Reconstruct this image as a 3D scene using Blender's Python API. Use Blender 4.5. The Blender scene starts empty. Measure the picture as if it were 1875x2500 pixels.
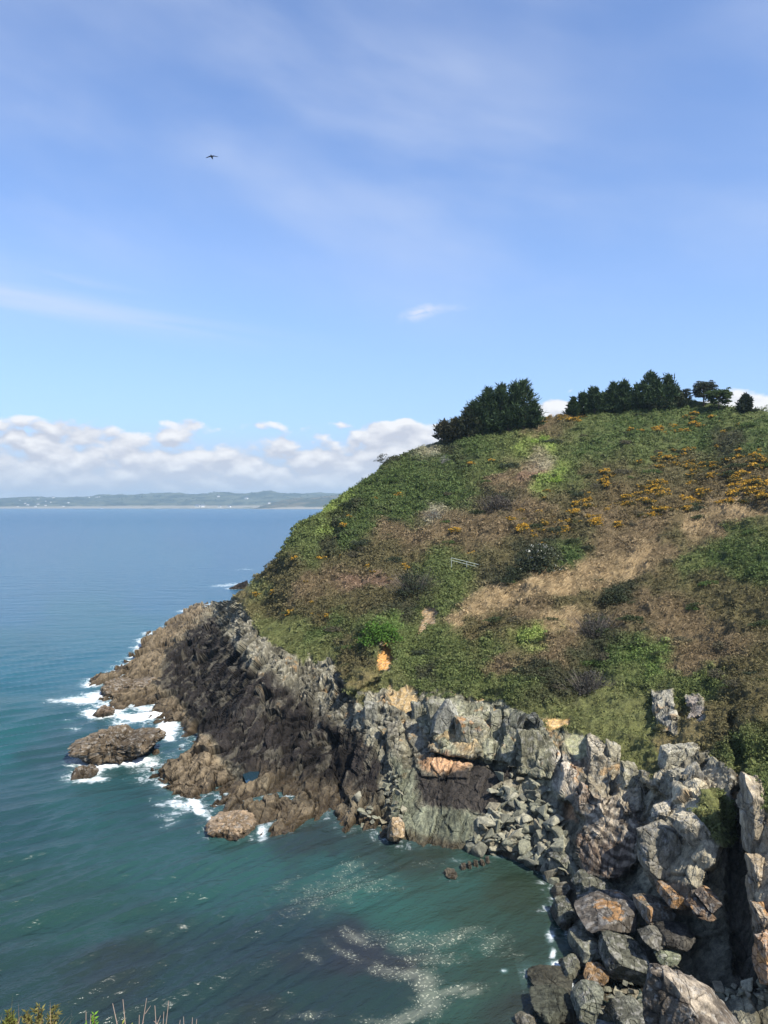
import bpy, bmesh, math, random
import numpy as np
from mathutils import Vector, Matrix

# ------------------------------------------------------------------ camera, sky, sun, exposure
F = 1943.0; UC = 937.5; VH = 1234.0; CAMH = 35.0      # focal length in photo pixels, horizon row, eye height above the sea
sc = bpy.context.scene
cam_d = bpy.data.cameras.new("camera"); cam = bpy.data.objects.new("camera", cam_d)
sc.collection.objects.link(cam); sc.camera = cam
cam.location = (0, 0, CAMH); cam.rotation_euler = (math.pi / 2, 0, 0)
cam_d.sensor_fit = 'VERTICAL'; cam_d.sensor_height = 36.0; cam_d.lens = F / 2500 * 36
cam_d.shift_y = -(1250 - VH) / 2500.0
cam_d.clip_start = 0.1; cam_d.clip_end = 60000

SUN_AZ = math.radians(134); SUN_EL = math.radians(50)
S = Vector((math.sin(SUN_AZ) * math.cos(SUN_EL), math.cos(SUN_AZ) * math.cos(SUN_EL), math.sin(SUN_EL)))
sl = bpy.data.lights.new("sun", 'SUN'); sl.energy = 4.2; sl.angle = math.radians(0.5); sl.color = (1.0, 0.94, 0.83)
so = bpy.data.objects.new("sun", sl); sc.collection.objects.link(so)
so.location = (60, -30, 120); so.rotation_euler = (-S).to_track_quat('-Z', 'Y').to_euler()

sc.view_settings.view_transform = 'Standard'; sc.view_settings.look = 'None'
sc.view_settings.gamma = 1.0; sc.view_settings.exposure = 1.0; sc.view_settings.use_curve_mapping = False
sc.cycles.max_bounces = 5; sc.cycles.diffuse_bounces = 2; sc.cycles.glossy_bounces = 2; sc.cycles.volume_bounces = 0
sc.cycles.transparent_max_bounces = 4; sc.cycles.use_denoising = True

world = bpy.data.worlds.new("World"); sc.world = world; world.use_nodes = True
class NT:
    """tiny helper to write node trees as expressions"""
    def __init__(s, nt): s.t = nt
    def n(s, typ, **kw):
        o = s.t.nodes.new(typ)
        for k, v in kw.items():
            if k.startswith('i_'):
                o.inputs[k[2:].replace('_', ' ')].default_value = v
            else: setattr(o, k, v)
        return o
    def put(s, sock, v):
        if isinstance(v, bpy.types.NodeSocket): s.t.links.new(v, sock)
        elif v is not None: sock.default_value = v
    def m(s, op, a, b=None, c=None, clamp=False):
        o = s.n('ShaderNodeMath', operation=op, use_clamp=clamp)
        s.put(o.inputs[0], a); s.put(o.inputs[1], b); s.put(o.inputs[2], c)
        return o.outputs[0]
    def vm(s, op, a, b=None):
        o = s.n('ShaderNodeVectorMath', operation=op)
        s.put(o.inputs[0], a); s.put(o.inputs[1], b)
        return o.outputs[0]
    def smooth(s, x, a, b, lo=0.0, hi=1.0):
        o = s.n('ShaderNodeMapRange', interpolation_type='SMOOTHSTEP')
        s.put(o.inputs[0], x); s.put(o.inputs[1], a); s.put(o.inputs[2], b); s.put(o.inputs[3], lo); s.put(o.inputs[4], hi)
        return o.outputs[0]
    def mix(s, f, a, b, mode='MIX'):
        o = s.n('ShaderNodeMix', data_type='RGBA', blend_type=mode)
        s.put(o.inputs[0], f); s.put(o.inputs[6], a); s.put(o.inputs[7], b)
        return o.outputs[2]
    def noise(s, vec, scale, detail=4, rough=0.5, dist=0.0, out=0):
        o = s.n('ShaderNodeTexNoise'); s.put(o.inputs['Vector'], vec)
        o.inputs['Scale'].default_value = scale; o.inputs['Detail'].default_value = detail
        o.inputs['Roughness'].default_value = rough; o.inputs['Distortion'].default_value = dist
        return o.outputs[out]
    def comb(s, x, y, z=0.0):
        o = s.n('ShaderNodeCombineXYZ'); s.put(o.inputs[0], x); s.put(o.inputs[1], y); s.put(o.inputs[2], z)
        return o.outputs[0]

nt = world.node_tree; nt.nodes.clear(); W = NT(nt)
sky = W.n('ShaderNodeTexSky', sky_type='NISHITA', sun_disc=False, sun_elevation=SUN_EL, sun_rotation=SUN_AZ,
          altitude=0.0, air_density=1.0, dust_density=0.6, ozone_density=2.2)
tc = W.n('ShaderNodeTexCoord')
sep = W.n('ShaderNodeSeparateXYZ'); nt.links.new(tc.outputs['Generated'], sep.inputs[0])
X, Y, Z = sep.outputs
az = W.m('ARCTAN2', X, Y)                       # 0 straight out to sea, + to the right
el = W.m('ARCSINE', Z)
def gauss(ca, ce, ra, re, tilt=0.0):
    """soft blob of the sky at azimuth ca, elevation ce"""
    da = W.m('SUBTRACT', az, ca); de = W.m('SUBTRACT', W.m('SUBTRACT', el, ce), W.m('MULTIPLY', da, tilt))
    q = W.m('ADD', W.m('POWER', W.m('MULTIPLY', da, 1 / ra), 2.0), W.m('POWER', W.m('MULTIPLY', de, 1 / re), 2.0))
    return W.m('EXPONENT', W.m('MULTIPLY', q, -1.0))
skyc = W.mix(1.0, sky.outputs[0], (.86, 0.93, 1.12, 1), 'MULTIPLY')
# air near the horizon turns whitish
hz = W.m('EXPONENT', W.m('MULTIPLY', W.m('MAXIMUM', el, 0.0), -4.6))
skyc = W.mix(W.m('MULTIPLY', hz, 0.80), skyc, (1.75, 2.75, 4.65, 1))
# cirrus veils
cv = W.comb(W.m('MULTIPLY', az, 1.6), W.m('ADD', W.m('MULTIPLY', el, 4.2), W.m('MULTIPLY', az, .9)))
ci = W.noise(cv, 1.3, 6, 0.48, 0.15)
ci2 = W.noise(cv, 0.9, 3, 0.5)
cir = W.m('MULTIPLY', W.smooth(ci, 0.36, 0.70), W.smooth(ci2, 0.30, 0.60))
cir = W.m('MULTIPLY', cir, W.smooth(el, 0.16, 0.36, 0.0, 0.60))
st_n = W.noise(W.comb(W.m('MULTIPLY', az, 3.0), W.m('ADD', W.m('MULTIPLY', el, 40.0), W.m('MULTIPLY', az, 3.0))), 1.5, 6, 0.55, 0.4)
st = W.m('MULTIPLY', gauss(-0.46, 0.236, 0.24, 0.016, -0.10), W.smooth(st_n, 0.30, 0.62, 0.15, 0.62))
st2 = W.m('MULTIPLY', gauss(-0.40, 0.262, 0.13, 0.010, -0.05), W.smooth(st_n, 0.35, 0.65, 0.0, 0.28))
pf = W.m('MULTIPLY', W.m('ADD', gauss(0.045, 0.238, 0.022, 0.009, 0.25), W.m('MULTIPLY', gauss(0.085, 0.242, 0.035, 0.006, 0.1), 0.35)),
         W.smooth(W.noise(W.comb(W.m('MULTIPLY', az, 40.0), W.m('MULTIPLY', el, 70.0)), 1.3, 5, 0.6, 0.6), 0.28, 0.62, 0.25, 0.95))
veil = W.m('MAXIMUM', W.m('MAXIMUM', cir, pf), W.m('MAXIMUM', st, st2), clamp=True)
skyc = W.mix(veil, skyc, (3.6, 4.0, 4.95, 1))
# low haze bank under the cumulus
bank = W.smooth(el, 0.015, 0.105, 0.80, 0.0)
skyc = W.mix(bank, skyc, (2.9, 3.15, 3.7, 1))
# cumulus band along the horizon, with two taller heaps behind the trees
def cumn(de):
    v = W.comb(W.m('MULTIPLY', az, 13.0), W.m('MULTIPLY', W.m('ADD', el, de), 24.0), 1.7)
    big = W.noise(v, 1.0, 2, 0.5)
    fin = W.noise(v, 2.6, 6, 0.56, 0.25)
    vo = W.n('ShaderNodeTexVoronoi', feature='SMOOTH_F1'); vo.inputs['Scale'].default_value = 2.6; vo.inputs['Smoothness'].default_value = 0.7
    W.put(vo.inputs['Vector'], W.vm('ADD', v, W.vm('MULTIPLY', W.noise(v, 2.0, 4, 0.6, 0.0, 1), (0.5, 0.5, 0.0))))
    vor = W.m('SUBTRACT', 0.75, vo.outputs['Distance'])
    return W.m('ADD', W.m('ADD', W.m('MULTIPLY', big, 0.50), W.m('MULTIPLY', fin, 0.32)), W.m('MULTIPLY', vor, 0.28))
heaps = W.m('ADD', W.m('MULTIPLY', W.m('ADD', gauss(0.212, 0.118, 0.055, 0.040), gauss(0.425, 0.118, 0.085, 0.036)), 2.6),
            W.m('ADD', W.m('MULTIPLY', gauss(-0.235, 0.106, 0.035, 0.016), 0.55), W.m('MULTIPLY', gauss(-0.36, 0.085, 0.10, 0.016), 0.5)))
heaps = W.m('ADD', heaps, W.m('MULTIPLY', gauss(0.03, 0.085, 0.045, 0.025, -0.3), 0.6))
thr = W.m('SUBTRACT', W.m('ADD', 0.325, W.m('ADD', W.smooth(el, 0.045, 0.115, 0.0, 0.20), W.smooth(el, 0.098, 0.135, 0.0, 0.5))), W.m('MULTIPLY', heaps, 0.24))
n0 = cumn(0.0); n1 = cumn(0.010)
dens = W.smooth(W.m('SUBTRACT', n0, thr), 0.0, 0.11)
low = W.smooth(el, 0.01, 0.06, 0.30, 1.0)
dens = W.m('MULTIPLY', dens, low)
lit = W.m('ADD', W.m('MULTIPLY', W.m('SUBTRACT', n0, n1), 5.0), W.m('ADD', 0.30, W.m('MULTIPLY', W.smooth(el, 0.05, 0.12), 0.30)), clamp=True)
lit = W.m('ADD', lit, W.m('MULTIPLY', W.m('ADD', gauss(0.212, 0.125, 0.055, 0.022), gauss(0.425, 0.12, 0.085, 0.018)), 0.5), clamp=True)
ccol = W.mix(lit, (3.15, 3.3, 3.8, 1), (5.0, 5.0, 5.1, 1))
skyc = W.mix(dens, skyc, ccol)
bg = W.n('ShaderNodeBackground'); bg.inputs['Strength'].default_value = 0.1
nt.links.new(skyc, bg.inputs['Color'])
wo = W.n('ShaderNodeOutputWorld'); nt.links.new(bg.outputs[0], wo.inputs['Surface'])

# ------------------------------------------------------------------ numpy helpers
rng = np.random.default_rng(7); random.seed(7)
def h01(ix, iy, iz, seed):
    h = (ix.astype(np.int64) * 374761393 + iy.astype(np.int64) * 668265263 + iz.astype(np.int64) * 2147483647 + seed * 1274126177) & 0xFFFFFFFF
    h = ((h ^ (h >> 13)) * 1274126177) & 0xFFFFFFFF
    h = ((h ^ (h >> 16)) * 2246822519) & 0xFFFFFFFF
    return ((h ^ (h >> 15)) & 0xFFFFFF).astype(np.float32) / 16777216.0
def vnoise(p, seed=0):
    i = np.floor(p).astype(np.int64); f = (p - i).astype(np.float32); f = f * f * f * (f * (f * 6 - 15) + 10)
    r = 0
    for dx in (0, 1):
        wx = f[..., 0] if dx else 1 - f[..., 0]
        for dy in (0, 1):
            wy = f[..., 1] if dy else 1 - f[..., 1]
            for dz in (0, 1):
                wz = f[..., 2] if dz else 1 - f[..., 2]
                r = r + h01(i[..., 0] + dx, i[..., 1] + dy, i[..., 2] + dz, seed) * wx * wy * wz
    return r * 2 - 1
def fbm(p, oct=4, seed=0, gain=0.5, lac=2.03):
    a = 1.0; s = 0; t = 0; p = np.asarray(p, np.float64)
    for k in range(oct):
        s = s + a * vnoise(p * lac ** k + k * 17.3, seed + k); t += a; a *= gain
    return s / t
def ridged(p, oct=4, seed=0, gain=0.5):
    a = 1.0; s = 0; t = 0; p = np.asarray(p, np.float64)
    for k in range(oct):
        s = s + a * (1 - np.abs(vnoise(p * 2.03 ** k + k * 11.7, seed + k)) * 2); t += a; a *= gain
    return s / t
def facets(p, seed=0):
    """3D cell noise: per cell one tilted plane. Returns plane value, edge closeness (0 at a crack), cell random"""
    i = np.floor(p).astype(np.int64); n = len(p)
    f1 = np.full(n, 9.0, np.float32); f2 = np.full(n, 9.0, np.float32); val = np.zeros(n, np.float32); rnd = np.zeros(n, np.float32)
    for dx in (-1, 0, 1):
        for dy in (-1, 0, 1):
            for dz in (-1, 0, 1):
                a, b, c = i[:, 0] + dx, i[:, 1] + dy, i[:, 2] + dz
                q = np.stack([a + 0.15 + 0.7 * h01(a, b, c, seed + 1), b + 0.15 + 0.7 * h01(a, b, c, seed + 2), c + 0.15 + 0.7 * h01(a, b, c, seed + 3)], 1)
                d3 = (p - q).astype(np.float32); d = np.sqrt((d3 ** 2).sum(1))
                r = h01(a, b, c, seed + 4)
                nx = h01(a, b, c, seed + 5) - .5; ny = h01(a, b, c, seed + 6) - .5; nz = h01(a, b, c, seed + 7) - .5
                v = (r - .5) + 1.7 * (d3[:, 0] * nx + d3[:, 1] * ny + d3[:, 2] * nz)
                closer = d < f1
                f2 = np.where(closer, f1, np.minimum(f2, d))
                val = np.where(closer, v, val); rnd = np.where(closer, r, rnd); f1 = np.where(closer, d, f1)
    return val, f2 - f1, rnd
def sstep(x, a, b):
    t = np.clip((x - a) / (b - a), 0, 1); return t * t * (3 - 2 * t)
def poly_sd(u, v, poly):
    """signed distance in photo pixels, + inside"""
    P = np.array(poly, float); n = len(P); d = np.full(u.shape, 1e9); ins = np.zeros(u.shape, bool)
    for k in range(n):
        x0, y0 = P[k]; x1, y1 = P[(k + 1) % n]; ex, ey = x1 - x0, y1 - y0
        t = np.clip(((u - x0) * ex + (v - y0) * ey) / (ex * ex + ey * ey + 1e-9), 0, 1)
        d = np.minimum(d, (u - x0 - t * ex) ** 2 + (v - y0 - t * ey) ** 2)
        c = ((y0 > v) != (y1 > v)) & (u < (x1 - x0) * (v - y0) / (y1 - y0 + 1e-12) + x0)
        ins ^= c
    d = np.sqrt(d); return np.where(ins, d, -d)
def world(u, v, y):
    u = np.asarray(u, float); v = np.asarray(v, float); y = np.asarray(y, float)
    return np.stack([(u - UC) / F * y, y, CAMH - (v - VH) / F * y], -1)

# ------------------------------------------------------------------ Blender helpers
def tag(o, label=None, cat=None, group=None, kind=None):
    if label: o['label'] = label
    if cat: o['category'] = cat
    if group: o['group'] = group
    if kind: o['kind'] = kind
    return o
def mesh_np(name, V, faces, mat, smooth=False, col=None, attrs=None, parent=None, facecol=None):
    """V (n,3), faces (m,k) array"""
    me = bpy.data.meshes.new(name); V = np.asarray(V, np.float32); faces = np.asarray(faces, np.int32)
    m, k = faces.shape
    me.vertices.add(len(V)); me.vertices.foreach_set('co', V.ravel())
    me.loops.add(m * k); me.loops.foreach_set('vertex_index', faces.ravel())
    me.polygons.add(m); me.polygons.foreach_set('loop_start', np.arange(0, m * k, k, dtype=np.int32))
    if smooth: me.polygons.foreach_set('use_smooth', np.ones(m, bool))
    else: me.polygons.foreach_set('use_smooth', np.zeros(m, bool))
    me.update(calc_edges=True)
    def add(nm, dom, arr):
        a = me.attributes.new(nm, 'FLOAT_COLOR', dom); c = np.ones((len(arr), 4), np.float32); c[:, :3] = arr; a.data.foreach_set('color', c.ravel())
    if col is not None: add('col', 'POINT', col)
    if facecol is not None: add('col', 'FACE', facecol)
    for nm, arr in (attrs or {}).items():
        a = me.attributes.new(nm, 'FLOAT', 'POINT'); a.data.foreach_set('value', np.asarray(arr, np.float32))
    me.materials.append(mat)
    o = bpy.data.objects.new(name, me); sc.collection.objects.link(o)
    if parent: o.parent = parent
    return o
def empty(name, loc):
    o = bpy.data.objects.new(name, None); sc.collection.objects.link(o); o.location = loc; o.empty_display_size = 0.3; return o
def grid_faces(nr, nc):
    a = (np.arange(nr - 1)[:, None] * nc + np.arange(nc - 1)[None, :]).ravel()
    return np.stack([a, a + 1, a + nc + 1, a + nc], 1)
def new_mat(name):
    m = bpy.data.materials.new(name); m.use_nodes = True; m.node_tree.nodes.clear(); return m, NT(m.node_tree)
def finish(m, N, col, rough=0.9, normal=None, spec=0.3, **kw):
    p = N.n('ShaderNodeBsdfPrincipled'); N.put(p.inputs['Base Color'], col); N.put(p.inputs['Roughness'], rough)
    N.put(p.inputs['Specular IOR Level'], spec)
    for k, v in kw.items(): N.put(p.inputs[k.replace('_', ' ')], v)
    if normal is not None: N.put(p.inputs['Normal'], normal)
    o = N.n('ShaderNodeOutputMaterial'); N.t.links.new(p.outputs[0], o.inputs[0]); return m
def attr(N, name, kind='Color'):
    a = N.n('ShaderNodeAttribute', attribute_name=name); return a.outputs[kind]
def bump(N, h, strength, dist, normal=None):
    b = N.n('ShaderNodeBump'); N.put(b.inputs['Height'], h); b.inputs['Strength'].default_value = strength; b.inputs['Distance'].default_value = dist
    if normal is not None: N.put(b.inputs['Normal'], normal)
    return b.outputs[0]

def mat_rock():
    m, N = new_mat('rock'); g = N.n('ShaderNodeNewGeometry'); P = g.outputs['Position']
    st = N.vm('MULTIPLY', P, (1.0, 1.0, 0.35))
    n1 = N.noise(st, 2.6, 5, 0.62); n2 = N.noise(P, 11.0, 4, 0.6)
    c = N.mix(1.0, attr(N, 'col'), N.mix(N.smooth(n1, 0.3, 0.7), (0.62, 0.62, 0.64, 1), (1.35, 1.33, 1.30, 1)), 'MULTIPLY')
    c = N.mix(1.0, c, N.mix(N.smooth(n2, 0.3, 0.7), (0.78, 0.78, 0.78, 1), (1.22, 1.22, 1.22, 1)), 'MULTIPLY')
    wet = attr(N, 'wet', 'Fac')
    r = N.m('SUBTRACT', 0.9, N.m('MULTIPLY', wet, 0.55))
    b = bump(N, n1, 0.8, 0.25); b = bump(N, n2, 0.8, 0.08, b)
    return finish(m, N, c, r, b, 0.15)
def mat_leaf(name='foliage', trans=0.0):
    m, N = new_mat(name); c = attr(N, 'col')
    p = N.n('ShaderNodeBsdfPrincipled'); N.put(p.inputs['Base Color'], c); p.inputs['Roughness'].default_value = 0.75; p.inputs['Specular IOR Level'].default_value = 0.15
    t = N.n('ShaderNodeBsdfTranslucent'); N.put(t.inputs['Color'], c)
    mx = N.n('ShaderNodeMixShader'); mx.inputs[0].default_value = 0.25
    N.t.links.new(p.outputs[0], mx.inputs[1]); N.t.links.new(t.outputs[0], mx.inputs[2])
    o = N.n('ShaderNodeOutputMaterial'); N.t.links.new(mx.outputs[0], o.inputs[0]); return m
def mat_plain(name, col, rough=0.8, amt=0.25, scale=8.0, metallic=0.0):
    m, N = new_mat(name); tcn = N.n('ShaderNodeTexCoord'); n = N.noise(tcn.outputs['Object'], scale, 4, 0.6)
    c = N.mix(n, tuple(x * (1 - amt) for x in col) + (1,), tuple(min(1, x * (1 + amt)) for x in col) + (1,))
    return finish(m, N, c, rough, None, 0.3, Metallic=metallic)
ROCK = mat_rock(); LEAF = mat_leaf()
BARK = mat_plain('bark', (0.09, 0.065, 0.045), 0.95)

# ------------------------------------------------------------------ the headland: depth of its surface along each sight line (photo px, px, metres)
CTL = """
600 2040 W;740 2035 W;860 2030 W;960 2062 W;1060 2078 W;1150 2090 W;1250 2110 W;1330 2150 W;1365 2230 W;1385 2330 W;1400 2430 W;1410 2560 W
500 1968 W;400 1925 W;370 1905 W;440 1800 W;400 1785 W;360 1745 W;300 1742 W;255 1700 W;240 1660 S;300 1625 S;340 1580 S;400 1525 S;470 1478 S;520 1462 S;560 1432 240
300 1690 146;350 1700 142;350 1650 155;350 1590 184;420 1700 138;420 1650 152;420 1600 170;420 1550 205;480 1500 240;480 1550 190;480 1600 165;480 1700 136;480 1800 114;480 1900 100
400 1860 106;440 1870 104;560 1850 105;560 1700 127;560 1600 148;560 1520 178;600 1960 93;600 1850 104;600 1750 116;600 1650 130;600 1550 150;600 1480 175;600 1440 198;600 1400 225
650 1950 94;650 1500 162;650 1400 188;650 1310 212;700 1850 103;700 1720 116;700 1620 128;700 1570 137;700 1470 155;700 1350 178;700 1225 203
800 1970 91;800 1850 101;800 1740 111;800 1650 121;800 1560 134;800 1430 157;800 1300 181;800 1170 205
900 1990 88;900 1880 96;900 1770 102;900 1690 110;900 1600 120;900 1500 136;900 1400 154;900 1300 174;900 1200 196;900 1120 214
1000 2000 86;1000 1900 92;1000 1800 98;1000 1690 106;1000 1600 117;1000 1500 133;1000 1400 150;1000 1300 170;1000 1200 192;1000 1100 216
1150 2020 82;1150 1930 87;1150 1880 90;1150 1800 94;1150 1700 101;1150 1600 112;1150 1500 126;1150 1400 143;1150 1250 170;1150 1100 204;1150 1030 224
1300 2090 77;1300 2000 81;1300 1900 85;1300 1800 89;1300 1720 94;1300 1600 106;1300 1450 127;1300 1300 154;1300 1150 186;1300 1000 232
1400 2200 70;1400 2100 74;1450 2000 76;1450 1900 80;1450 1800 85;1450 1650 99;1450 1500 118;1450 1350 141;1450 1200 168;1450 1080 200;1450 970 236
1500 2350 61;1500 2200 67;1550 2100 70;1550 2000 73;1550 1880 78;1600 1780 83;1600 1650 94;1600 1500 112;1600 1350 136;1600 1200 164;1600 1080 195;1600 980 230
1500 2500 54;1500 2700 46;1500 2900 40;1700 2500 52;1700 2350 57;1700 2200 61;1700 2080 64;1700 1950 68;1700 1830 74;1720 1700 84;1720 1550 100;1720 1400 122;1720 1250 150;1720 1100 186;1720 980 224
1840 2700 44;1840 2500 50;1840 2350 54;1840 2200 57;1840 2050 60;1840 1900 63;1860 1750 72;1860 1600 86;1860 1450 105;1860 1300 128;1860 1150 160;1860 1050 190;1875 995 214
2100 2700 42;2100 2400 49;2100 2100 55;2100 1800 65;2100 1500 90;2100 1200 140;2100 1000 205;2350 2700 38;2350 2200 50;2350 1700 68;2350 1300 115;2350 1000 190
""".replace('\n', ';')
cu, cv_, cy = [], [], []
for it in CTL.split(';'):
    if not it.strip(): continue
    a, b, c = it.split(); a = float(a); b = float(b)
    cu.append(a); cv_.append(b)
    cy.append((CAMH + 0.3) * F / (b - VH) if c == 'W' else (CAMH + 0.1) * F / (b - VH) if c == 'S' else float(c))
# sea floor a little way off the shore
for a, b in [(600, 2120), (740, 2120), (900, 2110), (1040, 2150), (1180, 2180), (1270, 2230), (1310, 2330), (1320, 2450), (1330, 2600), (480, 2040), (340, 1990), (290, 1800), (180, 1720), (1250, 2900), (900, 2400), (500, 2400), (200, 2300), (150, 1900), (240, 1600), (1100, 2600)]:
    cu.append(a); cv_.append(b); cy.append((CAMH + 2.2) * F / (b - VH))
cu = np.array(cu); cv_ = np.array(cv_); cy = np.log(np.array(cy))
def tps(r2): return 0.5 * r2 * np.log(r2 + 1e-9)
SC = 500.0
def fit():
    n = len(cu); A = np.zeros((n + 3, n + 3)); dx = (cu[:, None] - cu[None]) / SC; dy = (cv_[:, None] - cv_[None]) / SC
    A[:n, :n] = tps(dx * dx + dy * dy) + np.eye(n) * 2e-4
    Pm = np.stack([np.ones(n), cu / SC, cv_ / SC], 1); A[:n, n:] = Pm; A[n:, :n] = Pm.T
    return np.linalg.solve(A, np.concatenate([cy, np.zeros(3)]))
WT = fit()
def depth0(u, v):
    u = np.asarray(u, float); v = np.asarray(v, float); s = WT[-3] + WT[-2] * u / SC + WT[-1] * v / SC
    for k in range(len(cu)):
        s = s + WT[k] * tps(((u - cu[k]) / SC) ** 2 + ((v - cv_[k]) / SC) ** 2)
    return np.exp(s)
# rock forms that stand forward (+) or back (-) of that surface, in metres: polygon, amount, soft edge px, lean
FORMS = [
 ([(1560,1895),(1640,1880),(1700,1900),(1745,1960),(1760,2060),(1750,2110),(1722,2125),(1715,2180),(1640,2215),(1590,2140),(1556,2090),(1565,2020),(1620,1950)], 4.0, 9),     # pale outcrop
 ([(1375,1835),(1420,1880),(1470,1935),(1530,1960),(1570,2010),(1555,2110),(1500,2150),(1415,2140),(1405,2060),(1430,2000),(1370,1950)], 2.2, 8),                          # striped rib
 ([(1180,1850),(1130,1700),(1080,1695),(1040,1700),(1030,1790),(1050,1830),(1110,1845),(1170,1850)], 2.0, 6),                                                               # hanging slab
 ([(1065,1700),(1100,1690),(1105,1760),(1085,1820),(1050,1800)], 0.9, 4),
 ([(1180,1850),(1190,1760),(1235,1730),(1262,1790),(1258,1870),(1235,1875)], 0.8, 4),
 ([(1262,1790),(1330,1780),(1360,1820),(1345,1900),(1260,1890)], 1.2, 5),
 ([(1430,1790),(1475,1800),(1500,1880),(1475,1990),(1430,1930),(1440,1850)], 1.3, 5),
 ([(1500,1900),(1530,1870),(1560,1890),(1575,1980),(1520,1990)], 0.9, 5),
 ([(1620,1830),(1700,1815),(1720,1850),(1690,1900),(1620,1900)], 1.3, 6),
 ([(1820,1895),(1950,1900),(1950,2410),(1850,2400),(1838,2200)], 3.2, 4),                                                                                                   # right pillar
 ([(1775,1740),(1800,1740),(1818,1900),(1835,2200),(1845,2420),(1790,2380),(1770,2150),(1785,2000),(1790,1880)], -2.2, 10),                                                  # dark gully
 ([(1600,1700),(1645,1690),(1650,1740),(1640,1790),(1590,1780)], 1.2, 5),
 ([(1680,1700),(1715,1695),(1720,1740),(1680,1760)], 1.0, 4),
 ([(940,1740),(985,1750),(985,1850),(975,2000),(960,2040),(945,2040),(955,1900)], 1.5, 5),                                                                                   # upright rib
 ([(990,1760),(1040,1765),(1060,1830),(1150,1860),(1140,1900),(1030,1895),(1005,1850)], 0.7, 5),
 ([(1055,1835),(1180,1850),(1240,1865),(1235,1885),(1120,1860),(1055,1850)], -1.8, 5),                                                                                       # undercut
 ([(1205,1720),(1222,1725),(1230,1800),(1215,1870),(1200,1860)], -0.9, 4),
 ([(840,1560),(870,1510),(930,1500),(975,1530),(985,1600),(960,1640),(860,1690),(830,1650)], 2.2, 14),                                                                       # ivy knoll
 ([(925,1580),(945,1573),(965,1605),(950,1630),(918,1636)], -1.8, 4),
 ([(970,1495),(1000,1500),(1040,1470),(1060,1490),(1020,1570),(1000,1600),(985,1560)], -1.6, 12),
 ([(1400,1500),(1470,1480),(1500,1560),(1480,1650),(1430,1720),(1390,1700),(1420,1600)], -1.8, 25),
 ([(1205,1420),(1240,1350),(1300,1315),(1360,1330),(1350,1380),(1290,1420),(1230,1440)], 1.6, 16),
 ([(560,1800),(640,1740),(740,1700),(860,1720),(900,1800),(880,1900),(780,1930),(640,1900)], -1.2, 40),
 ([(480,1560),(560,1520),(640,1560),(600,1680),(540,1760),(480,1700)], -1.6, 30),
 ([(800,1190),(880,1160),(820,1290),(780,1420),(760,1420),(790,1300)], -3.0, 14),
]
def depth(u, v):
    y = depth0(u, v)
    jit_u = u + 5 * fbm(np.stack([u / 22, v / 22, u * 0], -1), 3, 90); jit_v = v + 5 * fbm(np.stack([u / 22, v / 22, u * 0 + 5], -1), 3, 91)
    for poly, amt, soft in FORMS:
        P = np.array(poly); lo = P.min(0) - 60; hi = P.max(0) + 60
        k = (u > lo[0]) & (u < hi[0]) & (v > lo[1]) & (v < hi[1])
        if not k.any(): continue
        sd = poly_sd(jit_u[k], jit_v[k], poly)
        y[k] = y[k] - amt * (0.75 * sstep(sd, -soft * .5, soft * .5) + 0.25 * sstep(sd, 0, 45))
    return y
def terr(u, v):
    """point of the smooth headland surface for one sight line"""
    uu = np.array([float(u)]); vv = np.array([float(v)]); return world(uu, vv, depth0(uu, vv))[0]
def rmask_edge(u):
    xs = [200, 520, 560, 600, 640, 700, 760, 830, 850, 900, 960, 1000, 1060, 1150, 1260, 1330, 1380, 1440, 1500, 1560, 1600, 1640, 1720, 1780, 1800, 1880, 2300]
    ys = [1300, 1440, 1452, 1490, 1560, 1590, 1600, 1640, 1690, 1690, 1690, 1700, 1700, 1700, 1722, 1765, 1790, 1790, 1850, 1880, 1880, 1820, 1820, 1880, 1900, 1930, 2000]
    return np.interp(u, xs, ys)
SKY = [(180,1690),(240,1655),(300,1622),(360,1545),(400,1522),(470,1476),(520,1470),(556,1462),(585,1442),(618,1412),(650,1388),(690,1338),(704,1308),(732,1264),(785,1234),(804,1218),(853,1186),(885,1161),(913,1150),(925,1134),(962,1110),(1000,1098),(1080,1070),(1140,1052),(1200,1040),(1260,1035),(1320,1020),(1400,1003),(1500,988),(1600,978),(1680,972),(1750,982),(1800,990),(1875,1000),(2100,1000),(2400,1010)]

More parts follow.
